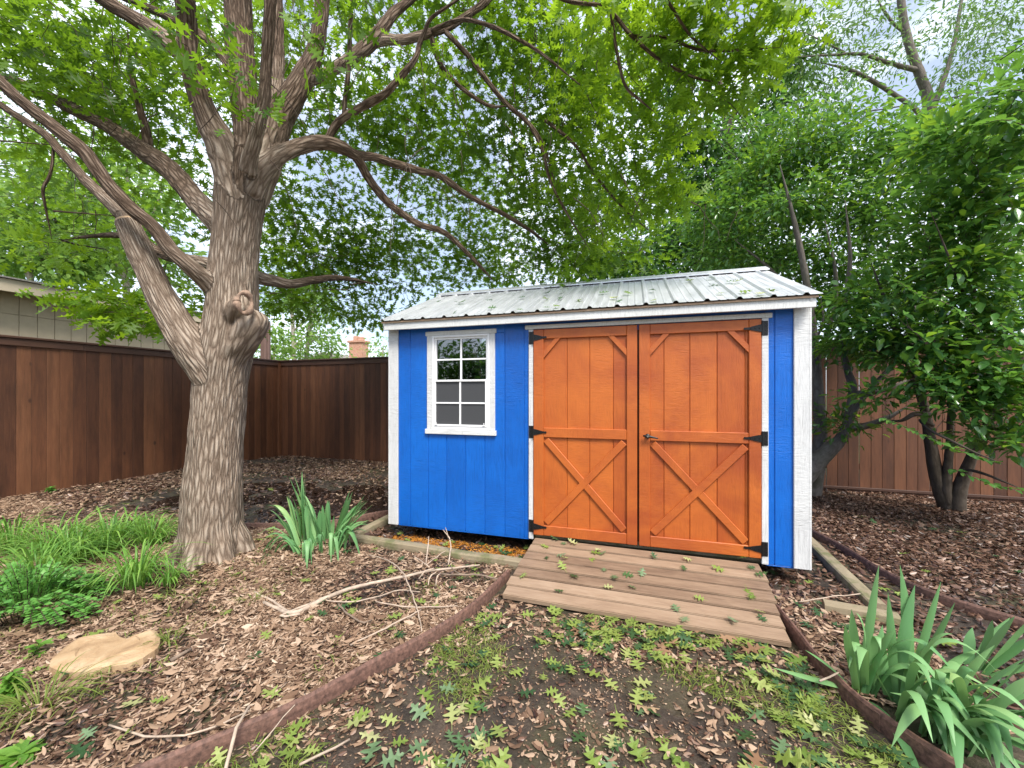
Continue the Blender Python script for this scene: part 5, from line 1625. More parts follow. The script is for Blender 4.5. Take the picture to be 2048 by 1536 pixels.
    C = [((600, 1085), (575, 985), 3.8, 0), ((612, 1090), (583, 990), 3.75, 0), ((610, 1088), (604, 942), 3.8, 0), ((628, 1080), (588, 950), 3.85, 0), ((590, 1080), (540, 1020), 3.75, .06), ((600, 1085), (545, 1010), 3.7, .1), ((595, 1090), (512, 1078), 3.6, .16), ((600, 1095), (520, 1118), 3.5, .22), ((605, 1095), (535, 1112), 3.5, .2),
         ((608, 1095), (552, 1110), 3.5, .15), ((600, 1090), (570, 1108), 3.55, .16), ((610, 1098), (606, 1125), 3.45, .3), ((614, 1098), (612, 1138), 3.42, .33), ((620, 1096), (624, 1134), 3.42, .33), ((625, 1095), (645, 1112), 3.5, .2), ((660, 1095), (662, 1128), 3.5, .3), ((668, 1080), (702, 1096), 3.6, .3), ((672, 1075), (718, 1105), 3.6, .25),
         ((665, 1070), (700, 980), 3.8, 0), ((668, 1072), (730, 990), 3.75, .02), ((670, 1074), (733, 998), 3.7, .02), ((660, 1070), (715, 1010), 3.75, .05), ((665, 1072), (702, 1030), 3.75, .05), ((668, 1076), (728, 1020), 3.7, .08), ((672, 1080), (735, 1045), 3.65, .1), ((655, 1070), (655, 1000), 3.9, 0), ((648, 1078), (645, 1010), 3.85, 0), ((640, 1080), (640, 1020), 3.8, .04), ((632, 1085), (606, 990), 3.8, .02),
         ((640, 1085), (607, 988), 3.75, .03), ((655, 1080), (668, 1030), 3.7, .03), ((660, 1082), (690, 1075), 3.6, .2), ((636, 1088), (652, 1095), 3.55, .18), ((625, 1085), (612, 1010), 3.7, .02), ((676, 1070), (725, 1000), 3.85, .05), ((680, 1070), (700, 1000), 3.9, .03)]
    for (bx, by), (tx, ty), d, bd in C:
        q = at(bx, by, d); q = Vector((q.x, q.y, gz(q.x, q.y)))
        p = at(tx, ty, d)
        if p.z < .02: p = gp(tx, ty, .02)
        m = q.lerp(p, .5) + Vector((R.uniform(-.02, .02), R.uniform(-.02, .02),   .05 + bd * R.uniform(.9, 1.8)))
        blade(mb, q, p, m, R.uniform(.028, .040) * (.7 if bd > .12 else 1), 9, .3, R.uniform(-1.0, 1.0))
        for _ in range(2 if bd < .12 else 1):
            j = Vector((R.uniform(-.07, .07), R.uniform(-.05, .07), R.uniform(-.12, .01)))
            blade(mb, q + Vector((R.uniform(-.05, .05), R.uniform(-.04, .06), 0)), p + j, m + j * .5, R.uniform(.026, .038), 9, .25, R.uniform(-.7, .7))
    unplace(mb.build('foliage', M['iris'], o, True), o)


build_iris()


def grass_clump(px, py, label, n, h, spread, mat='liriope', w=.009, seed=0, name='grass_clump', cat='grass clump', group='grass clumps left of the oak'):
    c = gp(px, py)
    o = empty(name, (c.x, c.y, gz(c.x, c.y))); tag(o, label, cat, group)
    R = random.Random(seed)
    mb = MB()
    for _ in range(n):
        a = R.uniform(0, 6.283); r0 = R.uniform(0, spread * .35)
        b = Vector((r0 * math.cos(a), r0 * math.sin(a), -.01))
        a += R.uniform(-.6, .6)
        L = h * R.uniform(.6, 1.25); out = spread * R.uniform(.4, 1.3)
        t = b + Vector((math.cos(a) * out, math.sin(a) * out, L * R.uniform(.1, .95)))
        m = b + Vector((math.cos(a) * out * .35, math.sin(a) * out * .35, L * 1.15))
        blade(mb, b, t, m, w * R.uniform(.7, 1.3), 6, .3, R.uniform(-.5, .5))
    mb.build('foliage', M[mat], o, True)
    return o


for k, (px, py, lab, n, h, s) in enumerate((
        (275, 1180, 'bright grass clump just left of the trunk base, the nearest to the stone', 110, .30, .30),
        (340, 1180, 'small yellow-green grass tuft right against the front of the trunk', 40, .19, .17),
        (215, 1110, 'fresh green grass clump in the middle of the row left of the oak', 130, .34, .30),
        (300, 1095, 'dark green grass clump close behind the left side of the trunk', 130, .28, .32),
        (260, 1072, 'dark grass clump at the back of the row, beside the wet ground', 110, .24, .30),
        (150, 1130, 'pale green fine grass clump behind the leafy low shrub', 150, .32, .36),
        (105, 1120, 'broad grass mound left of the middle clump', 150, .32, .40),
        (25, 1110, 'tall grass clump at the left edge of the photo', 110, .38, .34),
        (75, 1170, 'grass clump rising out of the leafy low shrub', 120, .30, .36),
        (185, 1200, 'short thin grass tuft at the back of the stone slab', 40, .16, .22))):
    grass_clump(px, py, lab, n, h, s, seed=k + 3)


def low_shrub():
    c = gp(60, 1225)
    o = empty('low_shrub', (c.x, c.y, 0)); tag(o, 'low bright green small-leaved shrub at the left edge before the grass', 'shrub')
    P, F, Nn, S = [], [], [], []
    R = random.Random(5)
    mb = MB()
    for _ in range(230):
        a = R.uniform(0, 6.283); rr = (R.uniform(0, 1) ** .5) * .60
        tip = Vector((c.x + rr * 1.05 * math.cos(a), c.y + rr * .62 * math.sin(a), .05 + .26 * (1 - (rr / .62) ** 2) * R.uniform(.6, 1.15)))
        b = Vector((c.x + rr * .4 * math.cos(a), c.y + rr * .3 * math.sin(a), 0))
        mid = b.lerp(tip, .5) + Vector((0, 0, .07))
        q, _ = spline([b, mid, tip], [1, 1, 1], .022)
        mb.tube(q, [.002] * len(q), 4, cap=False)
        for i in range(len(q) // 3, len(q) - 1):
            t = (q[i + 1] - q[i]).normalized()
            for s in (1, -1):
                sd = Vector((-t.y, t.x, 0)) * s
                P.append(tuple(q[i])); F.append(tuple(t * .5 + sd + Vector((0, 0, R.uniform(-.1, .4))))); Nn.append((R.uniform(-.4, .4), R.uniform(-.5, .1), 1)); S.append(R.uniform(.022, .04))
    scatter = scatter_mesh('foliage', *tmpl_ovate(.33, .05, .08), np.array(P), frames(np.array(F), np.array(Nn)), np.array(S), M['nandina'], o)
    unplace(scatter, o)
    unplace(mb.build('stems', M['twig'], o, True), o)


low_shrub()


def weed(px, py, h, label, n=14, leaf=.05, mat='weed', whorl=5, seed=0, d=None, cat='weed'):
    c = gp(px, py)
    o = empty('leafy_weed', (c.x, c.y, gz(c.x, c.y))); tag(o, label, cat)
    R = random.Random(seed)
    mb = MB(); P, F, Nn, S = [], [], [], []
    for s in range(max(1, n // 6)):
        lean = Vector((R.uniform(-.15, .15), R.uniform(-.15, .15), 0))
        hh = h * R.uniform(.6, 1.0)
        q = [Vector((lean.x * t * hh * 2, lean.y * t * hh * 2, hh * t)) + Vector((R.uniform(-.004, .004), 0, 0)) for t in np.linspace(0, 1, n)]
        mb.tube(q, [.003 - .0015 * i / n for i in range(n)], 5, cap=False)
        for i, p in enumerate(q[1:]):
            for k in range(whorl):
                a = k * 6.283 / whorl + i * .7
                P.append(tuple(p)); F.append((math.cos(a), math.sin(a), R.uniform(-.2, .6))); Nn.append((R.uniform(-.3, .3), R.uniform(-.3, .3), 1)); S.append(leaf * R.uniform(.6, 1.2) * (1.1 - .5 * i / n))
    scatter_mesh('foliage', *tmpl_ovate(.25), np.array(P), frames(np.array(F), np.array(Nn)), np.array(S), M[mat], o)
    mb.build('stems', M['twig'], o, True)


weed(604, 1082, .44, 'tall fine-leaved weed growing up through the left iris clump', 18, .045, 'weed', 6, 1)
weed(62, 1318, .13, 'small pale green seedling left of the stone slab', 6, .07, 'weed', 3, 2)
weed(20, 1400, .13, 'yellowish ragged weed in the lower left corner', 12, .06, 'weed', 4, 3)
weed(50, 1520, .04, 'broad-leaved light green weed at the bottom left edge', 6, .10, 'weed', 4, 4)
weed(492, 1108, .06, 'tiny bright green seedling beside the right root of the oak', 6, .05, 'weed', 4, 5)
weed(100, 985, .10, 'small green weed at the foot of the left fence', 12, .06, 'nandina', 4, 6)
grass_clump(80, 1420, 'dry yellow-green grass tuft in the lower left foreground', 55, .14, .22, 'grass', .006, 31, group=None)
grass_clump(340, 1290, 'thin pale grass tuft right of the stone slab', 30, .09, .11, 'grass', .005, 32, group=None)
grass_clump(505, 1210, 'thin pale grass tuft beside the fallen pale branch', 26, .08, .10, 'grass', .005, 33, group=None)


def stone():
    pts = [(105, 1318), (125, 1300), (160, 1278), (200, 1270), (232, 1266), (242, 1277), (262, 1282), (285, 1272), (308, 1262), (322, 1275), (316, 1298), (290, 1318), (250, 1330), (200, 1336), (160, 1346), (120, 1345), (98, 1335)]
    P = [gp(a, b, .035) for a, b in pts]
    c = sum(P, Vector()) / len(P)
    o = empty('stone_slab', (c.x, c.y, 0)); tag(o, 'flat tan stone slab with a notch lying on the leaf litter at left', 'stone')
    bm = bmesh.new()
    sm = []
    n = len(P)
    for i in range(n):
        a, b = P[i], P[(i + 1) % n]
        for t in (0, .33, .66):
            q = a.lerp(b, t); q += Vector((1, .6, 0)) * .010 * mnoise.noise((q.x * 19, q.y * 19, 0)); sm.append(q - c)
    top = [bm.verts.new((q.x, q.y, .042 + .008 * mnoise.noise((q.x * 6, q.y * 6, 2)))) for q in sm]
    ins = [bm.verts.new((q.x * .9, q.y * .9, .052 + .008 * mnoise.noise((q.x * 6, q.y * 6, 2)))) for q in sm]
    ins2 = [bm.verts.new((q.x * .6, q.y * .6, .054 + .014 * mnoise.noise((q.x * 9, q.y * 9, 2)))) for q in sm]
    bot = [bm.verts.new((q.x * 1.01, q.y * 1.01, -.02)) for q in sm]
    m = len(sm)
    for i in range(m):
        j = (i + 1) % m
        bm.faces.new((bot[i], bot[j], top[j], top[i])); bm.faces.new((top[i], top[j], ins[j], ins[i])); bm.faces.new((ins[i], ins[j], ins2[j], ins2[i]))
    bm.faces.new(ins2)
    mb = MB(); mb.add_bm(bm)
    mb.build('slab', M['stone'], o)


stone()


# ------------------------------------------------------------------ fallen branches and twigs
def branch(label, paths, mat='stick', group='fallen sticks and branches', z=.02, name='fallen_branch'):
    """paths: lists of (px, py, height, radius m)"""
    c = gp(paths[0][0][0], paths[0][0][1])
    o = empty(name, (c.x, c.y, 0)); tag(o, label, 'branch', group)
    mb = MB()
    R = random.Random(len(label))
    for p in paths:
        pts = [gp(a, b, h + .02) for a, b, h, r in p]
        P, Rr = spline(pts, [r for a, b, h, r in p], .04)
        P = [q + Vector((R.uniform(-1, 1), R.uniform(-1, 1), R.uniform(-.3, .5))) * .004 for q in P]
        mb.tube(P, Rr, 7, lump=.2)
    unplace(mb.build('wood', M[mat], o, True), o)


branch('longest pale fallen branch lying on the litter before the shed', [
    [(528, 1205, .02, .011), (580, 1226, .02, .013), (620, 1212, .02, .016), (660, 1192, .03, .014), (720, 1172, .03, .013), (790, 1157, .04, .011), (860, 1142, .05, .010), (920, 1135, .04, .008), (960, 1130, .03, .006)],
    [(580, 1226, .02, .010), (540, 1200, .02, .008), (508, 1184, .02, .006)], [(660, 1192, .03, .009), (560, 1232, .02, .007), (600, 1228, .02, .008)]])
branch('thin arched twig crossing over the longest pale branch', [[(738, 1110, .02, .004), (778, 1122, .06, .0045), (806, 1146, .08, .005), (822, 1182, .06, .005), (836, 1225, .03, .0045), (843, 1262, .01, .003)]])
branch('forked twig standing upright before the blue wall, the taller one', [[(897, 1130, .0, .006), (902, 1090, .10, .006), (898, 1075, .15, .005), (886, 1060, .20, .004)], [(897, 1076, .15, .004), (890, 1055, .22, .003)], [(897, 1078, .15, .003), (905, 1080, .16, .002)]])
branch('short straight twig standing upright left of the forked one', [[(852, 1130, .0, .006), (855, 1100, .09, .0055), (857, 1073, .17, .004)], [(852, 1130, .02, .004), (885, 1105, .05, .004), (892, 1102, .06, .003)], [(860, 1135, .02, .004), (828, 1112, .06, .004)]])
branch('curled brown stick tangled in the heap right of the pale branch', [[(880, 1148, .03, .007), (920, 1150, .05, .007), (960, 1150, .04, .007), (1000, 1160, .02, .006)], [(900, 1132, .05, .005), (915, 1146, .05, .005), (926, 1150, .05, .005)]], 'stickdark')
branch('dead curled leaf stalks and sticks heaped below the upright twigs', [[(838, 1158, .03, .005), (850, 1142, .07, .006), (866, 1138, .08, .006), (876, 1142, .06, .005)], [(856, 1170, .02, .004), (862, 1150, .06, .006), (872, 1145, .07, .004)], [(872, 1172, .02, .004), (874, 1152, .06, .005), (880, 1146, .06, .004)]])
branch('thin pale stick lying parallel below the longest branch', [[(638, 1200, .015, .004), (700, 1204, .02, .005), (760, 1192, .02, .004), (800, 1180, .02, .004), (840, 1184, .02, .003)]])
branch('slender stick reaching from the litter toward the edging at its middle', [[(700, 1290, .01, .005), (760, 1262, .02, .005), (820, 1232, .03, .005), (842, 1220, .03, .004)]])
branch('crooked stick in the middle of the leaf litter', [[(676, 1208, .02, .006), (700, 1232, .02, .006), (728, 1245, .02, .005), (745, 1240, .02, .004)]], 'stickdark')
branch('pale stick lying before the heap, level with the ramp edge', [[(752, 1203, .02, .004), (800, 1212, .02, .005), (860, 1214, .02, .004), (915, 1212, .02, .003)]])
branch('short light stick beside the root of the left iris clump', [[(550, 1116, .01, .009), (565, 1124, .015, .009), (582, 1128, .01, .006)]])
branch('pale stick leaning over the edging at the bottom of the photo', [[(447, 1560, .0, .007), (462, 1500, .05, .007), (474, 1455, .09, .007), (497, 1412, .12, .005)]])
branch('thin twig leaning over the edging right of the pale stick', [[(505, 1510, .01, .0025), (545, 1460, .06, .0025), (590, 1410, .10, .002)]])
branch('long thin dry stem lying in the lower left litter', [[(220, 1450, .01, .004), (290, 1472, .02, .0045), (370, 1470, .02, .004), (440, 1450, .02, .004), (500, 1420, .03, .003)]])
branch('short dark stick right of the stone slab', [[(340, 1322, .01, .012), (384, 1298, .015, .008)]], 'stickdark')
branch('thin stick on the bare soil at the bottom near the edging', [[(600, 1530, .01, .005), (640, 1510, .015, .005), (700, 1480, .015, .004)]])
branch('thin pale twig on the ground between the ramp and the timber corner', [[(1600, 1205, .01, .004), (1650, 1195, .05, .004), (1720, 1188, .08, .003)]])
branch('pale stick lying on the right edging below the iris', [[(1640, 1362, .08, .005), (1675, 1345, .10, .004)]])

# ------------------------------------------------------------------ leaf litter, mulch, grass sprigs (nobody could count them)
EDGE_L = [(-2.1, .55), (-1.77, .97), (-1.65, 1.13), (-1.53, 1.32), (-1.44, 1.49), (-1.35, 1.70), (-1.24, 1.95), (-1.12, 2.26), (-1.055, 2.58), (-1.02, 2.95), (-1.0, 3.17)]


def edge_x(y):
    if y <= EDGE_L[0][1]: return EDGE_L[0][0] - (EDGE_L[0][1] - y) * .8
    for (x0, y0), (x1, y1) in zip(EDGE_L[:-1], EDGE_L[1:]):
        if y <= y1: return x0 + (x1 - x0) * (y - y0) / (y1 - y0)
    return -1.0


def in_view(x, y):
    d = -x * ST + y * CT; u = x * CT + y * ST
    if d < .5: return False
    return abs(u / d) < 1.38 and CAMZ / d < 1.05


def litter_pts(n, x0, x1, y0, y1, fn, near=2.2):
    out = []
    while len(out) < n:
        X = rng.uniform(x0, x1, 4000); Y = rng.uniform(y0, y1, 4000); U = rng.uniform(0, 1, 4000)
        for x, y, u in zip(X, Y, U):
            if not in_view(x, y): continue
            d = -x * ST + y * CT
            if u > min(1, (near / d) ** .9): continue
            p = fn(x, y)
            if p > 0 and random.random() < p:
                out.append((x, y))
                if len(out) >= n: break
    return out


def under_shed(x, y): return -2.45 < x < 1.1 and 3.6 < y < 5.9
def on_ramp(x, y): return -.97 < x < .86 and 2.62 < y < 3.55


def lay(name, pts, mat, size, tmpl, tilt=.35, zoff=.004, lift=.018, kindlabel=None):
    n = len(pts)
    P = np.array([(x, y, max(gz(x, y), -.028 if -7.4 < x < -1.7 and 3.1 < y < 5.7 else -1) + zoff + lift * (random.random() ** 2)) for x, y in pts])
    a = rng.uniform(0, 6.283, n)
    F = np.stack([np.cos(a), np.sin(a), rng.normal(size=n) * tilt * .6], axis=1)
    Nn = np.stack([rng.normal(size=n) * tilt, rng.normal(size=n) * tilt, np.ones(n)], axis=1)
    S = size * rng.uniform(.55, 1.25, n)
    o = scatter_mesh(name, *tmpl, P, frames(F, Nn), S, M[mat], SX=rng.uniform(.7, 1.5, n))
    tag(o, kind='stuff')
    return o


def build_litter():
    def f_left(x, y):
        if x > edge_x(y) - .03 or y > 3.16 or under_shed(x, y): return 0
        v = .42 + 1.0 * mnoise.noise((x * 1.3, y * 1.3, 1)) + .6 * mnoise.noise((x * 4, y * 4, 4))
        if (x + 3.2) ** 2 / .7 + (y - 2.0) ** 2 / .25 < 1: v += .4
        return max(.06, v)
    lay('leaf_litter', litter_pts(62000, -8.4, -.95, .2, 3.2, f_left), 'litter', .043, tmpl_litter(.11, .13), .38, lift=.028)
    lay('leaf_litter', litter_pts(3500, -8.4, -.95, .2, 3.2, f_left), 'litter', .072, tmpl_litter(.17, .2), .45, lift=.03)
    lay('mulch', litter_pts(16000, -8.4, -.95, .2, 3.2, lambda x, y: 1 if f_left(x, y) else 0), 'mulch', .045, tmpl_litter(.15, .15), .4, lift=.012)

    def f_back(x, y):
        if x > -2.6 and under_shed(x, y): return 0
        v = .55 + .8 * mnoise.noise((x * 1.0, y * 1.0, 6))
        e = ((x + 4.55) / 2.6) ** 2 + ((y - 4.4) / 1.1) ** 2
        if e < 1: v *= .28
        return max(.03, v)
    lay('leaf_litter', litter_pts(9000, -8.4, -2.4, 3.2, 7.4, lambda x, y: f_back(x, y) * (1 if (y > 5.4 or x < -6.2) else .25), 3.5), 'litter', .068, tmpl_litter(.16, .12), .4)
    lay('mulch', litter_pts(9000, -8.4, -2.4, 3.0, 7.4, f_back, 3.5), 'mulch', .07, tmpl_litter(.20, .15), .5, lift=.03)

    def f_right(x, y):
        if x < 1.66 + max(0, 4.2 - y) * .5: return 0
        return max(.1, .7 + .6 * mnoise.noise((x * 1.2, y * 1.2, 9)))
    lay('mulch', litter_pts(18000, 1.5, 6.5, 2.6, 7.4, f_right, 3.5), 'mulch', .052, tmpl_litter(.20, .15), .5, lift=.025)

    def f_under(x, y):
        if not (-2.7 < x < 1.45 and 3.22 < y < 5.9): return 0
        return .6
    lay('mulch', litter_pts(3000, -2.7, 1.45, 3.2, 4.6, f_under), 'mulch', .055, tmpl_litter(.18, .15), .5)

    def f_orange(x, y):
        if not (-2.6 < x < -1.0 and 3.22 < y < 3.62): return 0
        return max(0, .35 + 1.2 * mnoise.noise((x * 2.2, y * 3, 2)) + (.4 if x < -1.7 else 0) - max(0, y - 3.45) * 4)
    lay('orange_litter', litter_pts(2600, -2.7, -.9, 3.2, 3.8, f_orange), 'orangelit', .05, tmpl_litter(.09, .1), .3, lift=.012)

    def f_strip(x, y):
        if not (.86 < x < 2.1 and 2.3 < y < 4.6): return 0
        return max(.05, .6 + .6 * mnoise.noise((x * 2, y * 2, 3)))
    lay('leaf_litter', litter_pts(1500, .8, 1.5, 2.2, 3.4, f_strip), 'litter', .06, tmpl_litter(.15, .12), .4)
    lay('mulch', litter_pts(1900, .8, 2.1, 2.2, 4.6, f_strip), 'mulch', .06, tmpl_litter(.18, .15), .45)

    def f_soil(x, y):
        if x < edge_x(y) + .03 or x > .85 or on_ramp(x, y) or y > 3.5: return 0
        e = max(0, 1 - (x - edge_x(y)) / .35)
        return max(.0, .10 + .25 * mnoise.noise((x * 2.2, y * 2.2, 5)) + .45 * e + (.35 if y > 2.25 and x < .85 else 0))
    lay('leaf_litter', litter_pts(1500, -2.2, .9, .5, 2.7, f_soil), 'litter', .05, tmpl_litter(.16, .14), .35, lift=.008)
    lay('mulch', litter_pts(1500, -2.2, .9, .5, 2.7, f_soil), 'mulch', .035, tmpl_litter(.2, .15), .35, lift=.006)

    lay('soil_debris', litter_pts(5200, -2.2, 1.0, .5, 2.7, lambda x, y: max(.1, .5 + mnoise.noise((x * 2.5, y * 2.5, 11))) if edge_x(y) + .03 < x < .9 and not on_ramp(x, y) else 0), 'litter', .014, tmpl_litter(.22, .2), .5, lift=.004)
    # sparse creeping grass on the bare soil
    mb = MB(); R = random.Random(12)
    k = 0
    while k < 520:
        x, y = R.uniform(-2.0, .95), R.uniform(.6, 2.3)
        if not in_view(x, y) or x < edge_x(y) + .05: continue
        if mnoise.noise((x * 1.6, y * 1.6, 8)) < -.02 + (.12 if y > 1.8 else 0): continue
        z = gz(x, y); k += 1
        for _ in range(R.randint(2, 6)):
            a = R.uniform(0, 6.283); L = R.uniform(.03, .09)
            b = Vector((x + R.uniform(-.03, .03), y + R.uniform(-.03, .03), z))
            t = b + Vector((math.cos(a) * L, math.sin(a) * L, R.uniform(.0, .025)))
            blade(mb, b, t, b.lerp(t, .5) + Vector((0, 0, R.uniform(.01, .04))), R.uniform(.002, .0045), 4, .2)
    tag(mb.build('grass', M['grass'], None, True), kind='stuff')
    mb = MB(); k = 0
    while k < 260:
        x, y = R.uniform(-4.4, -1.4), R.uniform(.7, 2.7)
        if not in_view(x, y) or x > edge_x(y) - .1: continue
        if mnoise.noise((x * 1.2, y * 1.2, 18)) < .0: continue
        z = gz(x, y); k += 1
        for _ in range(R.randint(2, 5)):
            a = R.uniform(0, 6.283); L = R.uniform(.03, .08)
            b = Vector((x + R.uniform(-.03, .03), y + R.uniform(-.03, .03), z))
            t = b + Vector((math.cos(a) * L, math.sin(a) * L, R.uniform(.01, .05)))
            blade(mb, b, t, b.lerp(t, .5) + Vector((0, 0, R.uniform(.02, .05))), R.uniform(.003, .006), 4, .2)
    tag(mb.build('grass', M['grass'], None, True), kind='stuff')


build_litter()


# ------------------------------------------------------------------ fallen oak leaves: every one its own object
def build_fallen():
    meshes = {}; tmpls = {}
    for key in ('lime', 'dkgreen', 'browny'):
        for v, (curl, bend) in enumerate(((.12, .0), (.30, -.12), (-.25, .12), (.5, .25))):
            V, Fc = tmpl_oak_fine(curl, True, bend); tmpls[v] = (V, Fc)
            me = bpy.data.meshes.new('oak_leaf'); me.from_pydata(V, [], Fc); me.materials.append(M[key]); me.update()
            meshes[key, v] = me
    R = random.Random(77)
    todo = []

    def leaf(p, key, label, group, size=None, nrm=(0, 0, 1), flatv=None, rz=None):
        v = flatv if flatv is not None else R.choice((0, 0, 0, 1, 1, 2, 2, 3))
        s = size or R.uniform(.07, .125)
        q = Vector((0, 0, 1)).rotation_difference(Vector(nrm).normalized())
        m = q.to_matrix().to_4x4() @ Matrix.Rotation(rz if rz is not None else R.uniform(0, 6.283), 4, 'Z') @ Matrix.Rotation(R.gauss(0, .16), 4, 'X') @ Matrix.Rotation(R.gauss(0, .16), 4, 'Y') @ Matrix.Scale(s, 4)
        m.translation = p
        dd = -m.translation.x * ST + m.translation.y * CT
        todo.append((s / dd / (dd if group != 'oak leaves on the ramp' and group != 'oak leaves on the roof' else .6), len(todo), key, v, m, label, group))

    # on the ramp
    ang = math.atan2(.150 - .052, .885)
    for px, py, key in ((1118, 1082, 'dkgreen'), (1132, 1090, 'dkgreen'), (1080, 1092, 'lime'), (1098, 1097, 'lime'), (1155, 1090, 'lime'), (1192, 1098, 'lime'), (1180, 1105, 'lime'), (1200, 1112, 'dkgreen'), (1190, 1118, 'lime'), (1112, 1112, 'dkgreen'), (1136, 1117, 'lime'), (1094, 1120, 'dkgreen'),
                        (1130, 1142, 'lime'), (1140, 1150, 'dkgreen'), (1208, 1145, 'dkgreen'), (1225, 1152, 'dkgreen'), (1244, 1148, 'dkgreen'), (1282, 1155, 'dkgreen'), (1206, 1175, 'lime'), (1256, 1172, 'dkgreen'), (1050, 1147, 'lime'), (1128, 1183, 'dkgreen'), (1312, 1120, 'dkgreen'), (1366, 1132, 'dkgreen'), (1384, 1121, 'lime'),
                        (1450, 1144, 'lime'), (1496, 1137, 'dkgreen'), (1508, 1150, 'dkgreen'), (1492, 1178, 'lime'), (1500, 1200, 'lime'), (1410, 1202, 'lime'), (1460, 1236, 'dkgreen'), (1532, 1228, 'lime'), (1534, 1246, 'dkgreen'), (1356, 1226, 'dkgreen'), (1374, 1236, 'dkgreen'), (1480, 1117, 'lime')):
        r = ray(px, py)
        # meet the ramp plane
        nn = Vector((0, -math.sin(ang), math.cos(ang))); p0 = Vector((-.96, 3.515, .153))
        k = nn.dot(p0 - Vector((0, 0, CAMZ))) / nn.dot(r)
        p = Vector((0, 0, CAMZ)) + r * k + Vector((0, 0, .008))
        leaf(p, key, 'green oak leaf dropped on the planks of the wooden ramp', 'oak leaves on the ramp', R.uniform(.065, .10), nn)
    # on the roof
    yaw = .0263; cy, sy = math.cos(yaw), math.sin(yaw)
    def roofp(px, py):
        r = ray(px, py); r = Vector((r.x * cy + r.y * sy, -r.x * sy + r.y * cy, r.z))
        c0 = Vector((2.4879, -3.4753, CAMZ)); c0 = Vector((c0.x * cy + c0.y * sy, -c0.x * sy + c0.y * cy, CAMZ))
        sl = (2.752 - 2.178) / (1.22 + .125); nn = Vector((0, -sl, 1)).normalized()
        k = nn.dot(Vector((0, -.125, 2.19)) - c0) / nn.dot(r)
        q = c0 + r * k
        return Vector((-2.4879 + q.x * cy - q.y * sy, 3.4753 + q.x * sy + q.y * cy, q.z)), Vector((-nn.y * sy, nn.y * cy, nn.z))
    for px, py, key in ((877, 603, 'dkgreen'), (850, 617, 'dkgreen'), (928, 605, 'dkgreen'), (918, 607, 'dkgreen'), (914, 624, 'dkgreen'), (986, 600, 'dkgreen'), (993, 617, 'dkgreen'), (1024, 589, 'dkgreen'), (1038, 597, 'dkgreen'), (1045, 622, 'dkgreen'), (1088, 589, 'dkgreen'), (1096, 600, 'lime'), (1117, 597, 'dkgreen'), (1118, 613, 'lime'), (1100, 616, 'dkgreen'), (1130, 584, 'dkgreen'),
                        (1160, 602, 'lime'), (1196, 588, 'dkgreen'), (1222, 596, 'lime'), (1235, 606, 'dkgreen'), (1262, 590, 'lime'), (1302, 582, 'dkgreen'), (1370, 563, 'lime'), (1413, 559, 'dkgreen'), (1415, 570, 'dkgreen'), (1450, 565, 'dkgreen'), (1462, 566, 'lime'), (1448, 588, 'lime'), (1476, 585, 'lime'), (1515, 591, 'lime'), (1530, 580, 'lime'), (1304, 604, 'lime')):
        p, nn = roofp(px, py)
        leaf(p + nn * .010, key, 'wilted oak leaf lying on the ribbed metal roof', 'oak leaves on the roof', R.uniform(.07, .11), nn)
    # on the ground
    def drop(n, rect, ok, dens, keys, label, group, sz=(.075, .125), zo=.012):
        k = 0; tries = 0
        while k < n and tries < 60000:
            tries += 1
            x, y = R.uniform(rect[0], rect[1]), R.uniform(rect[2], rect[3])
            if not in_view(x, y) or not ok(x, y) or R.random() > dens(x, y): continue
            leaf(Vector((x, y, gz(x, y) + zo + R.uniform(0, .012))), R.choice(keys), label, group, R.uniform(*sz))
            k += 1
    soil = lambda x, y: edge_x(y) + .06 < x < (.80 if y > 2.2 else .80 + (2.2 - y) * .55) and not on_ramp(x, y) and y < 2.9
    near = lambda x, y: max(.04, .45 + 1.1 * mnoise.noise((x * 2.1, y * 2.1, 31))) * min(1, (.25 if 1.5 < y < 2.1 and x < -.1 else .5) + (.6 if 2.25 < y < 2.65 else 0) + (.5 if x > .35 else 0) + (.4 if y < 1.45 else 0))
    drop(250, (-2.0, 1.2, .7, 2.75), soil, near, ['lime'], 'lime green oak leaf lying on the bare dark soil before the ramp', 'lime oak leaves on the bare soil', (.065, .115))
    drop(150, (-2.0, 1.2, .7, 2.75), soil, near, ['dkgreen'], 'dark green oak leaf lying on the bare dark soil before the ramp', 'dark oak leaves on the bare soil', (.065, .11))
    drop(16, (-2.0, 1.2, .7, 2.75), soil, near, ['browny'], 'dry brown oak leaf lying on the bare dark soil before the ramp', 'brown oak leaves on the bare soil', (.08, .14))
    lit = lambda x, y: x < edge_x(y) - .06 and y < 3.1
    drop(78, (-4.3, -1.0, .75, 3.1), lit, lambda x, y: .35 + (.6 if x > -2.2 and y > 1.8 else 0), ['lime', 'lime', 'lime', 'dkgreen'], 'green oak leaf lying on the brown leaf litter left of the curved edging', 'green oak leaves on the litter bed', (.06, .115), .03)
    drop(40, (.84, 1.75, 2.35, 4.3), lambda x, y: x > .88 and y > 2.3 and not (1.4 < x < 1.56), lambda x, y: 1 if y < 3.3 else .5, ['lime', 'dkgreen'], 'green oak leaf lying between the ramp and the right iris clump', 'oak leaves right of the ramp', (.07, .11), .02)
    drop(16, (-2.5, -1.0, 3.24, 3.6), lambda x, y: x > -1.9 or R.random() < .2, lambda x, y: 1, ['lime', 'dkgreen'], 'green oak leaf between the front timber and the blue wall', 'oak leaves along the front timber', (.07, .10), .02)
    drop(14, (1.9, 4.2, 3.2, 6.0), lambda x, y: x > 1.9 + max(0, 4.2 - y) * .4, lambda x, y: 1, ['lime', 'dkgreen'], 'green oak leaf on the dark mulch right of the shed', 'oak leaves on the right mulch', (.07, .10), .03)
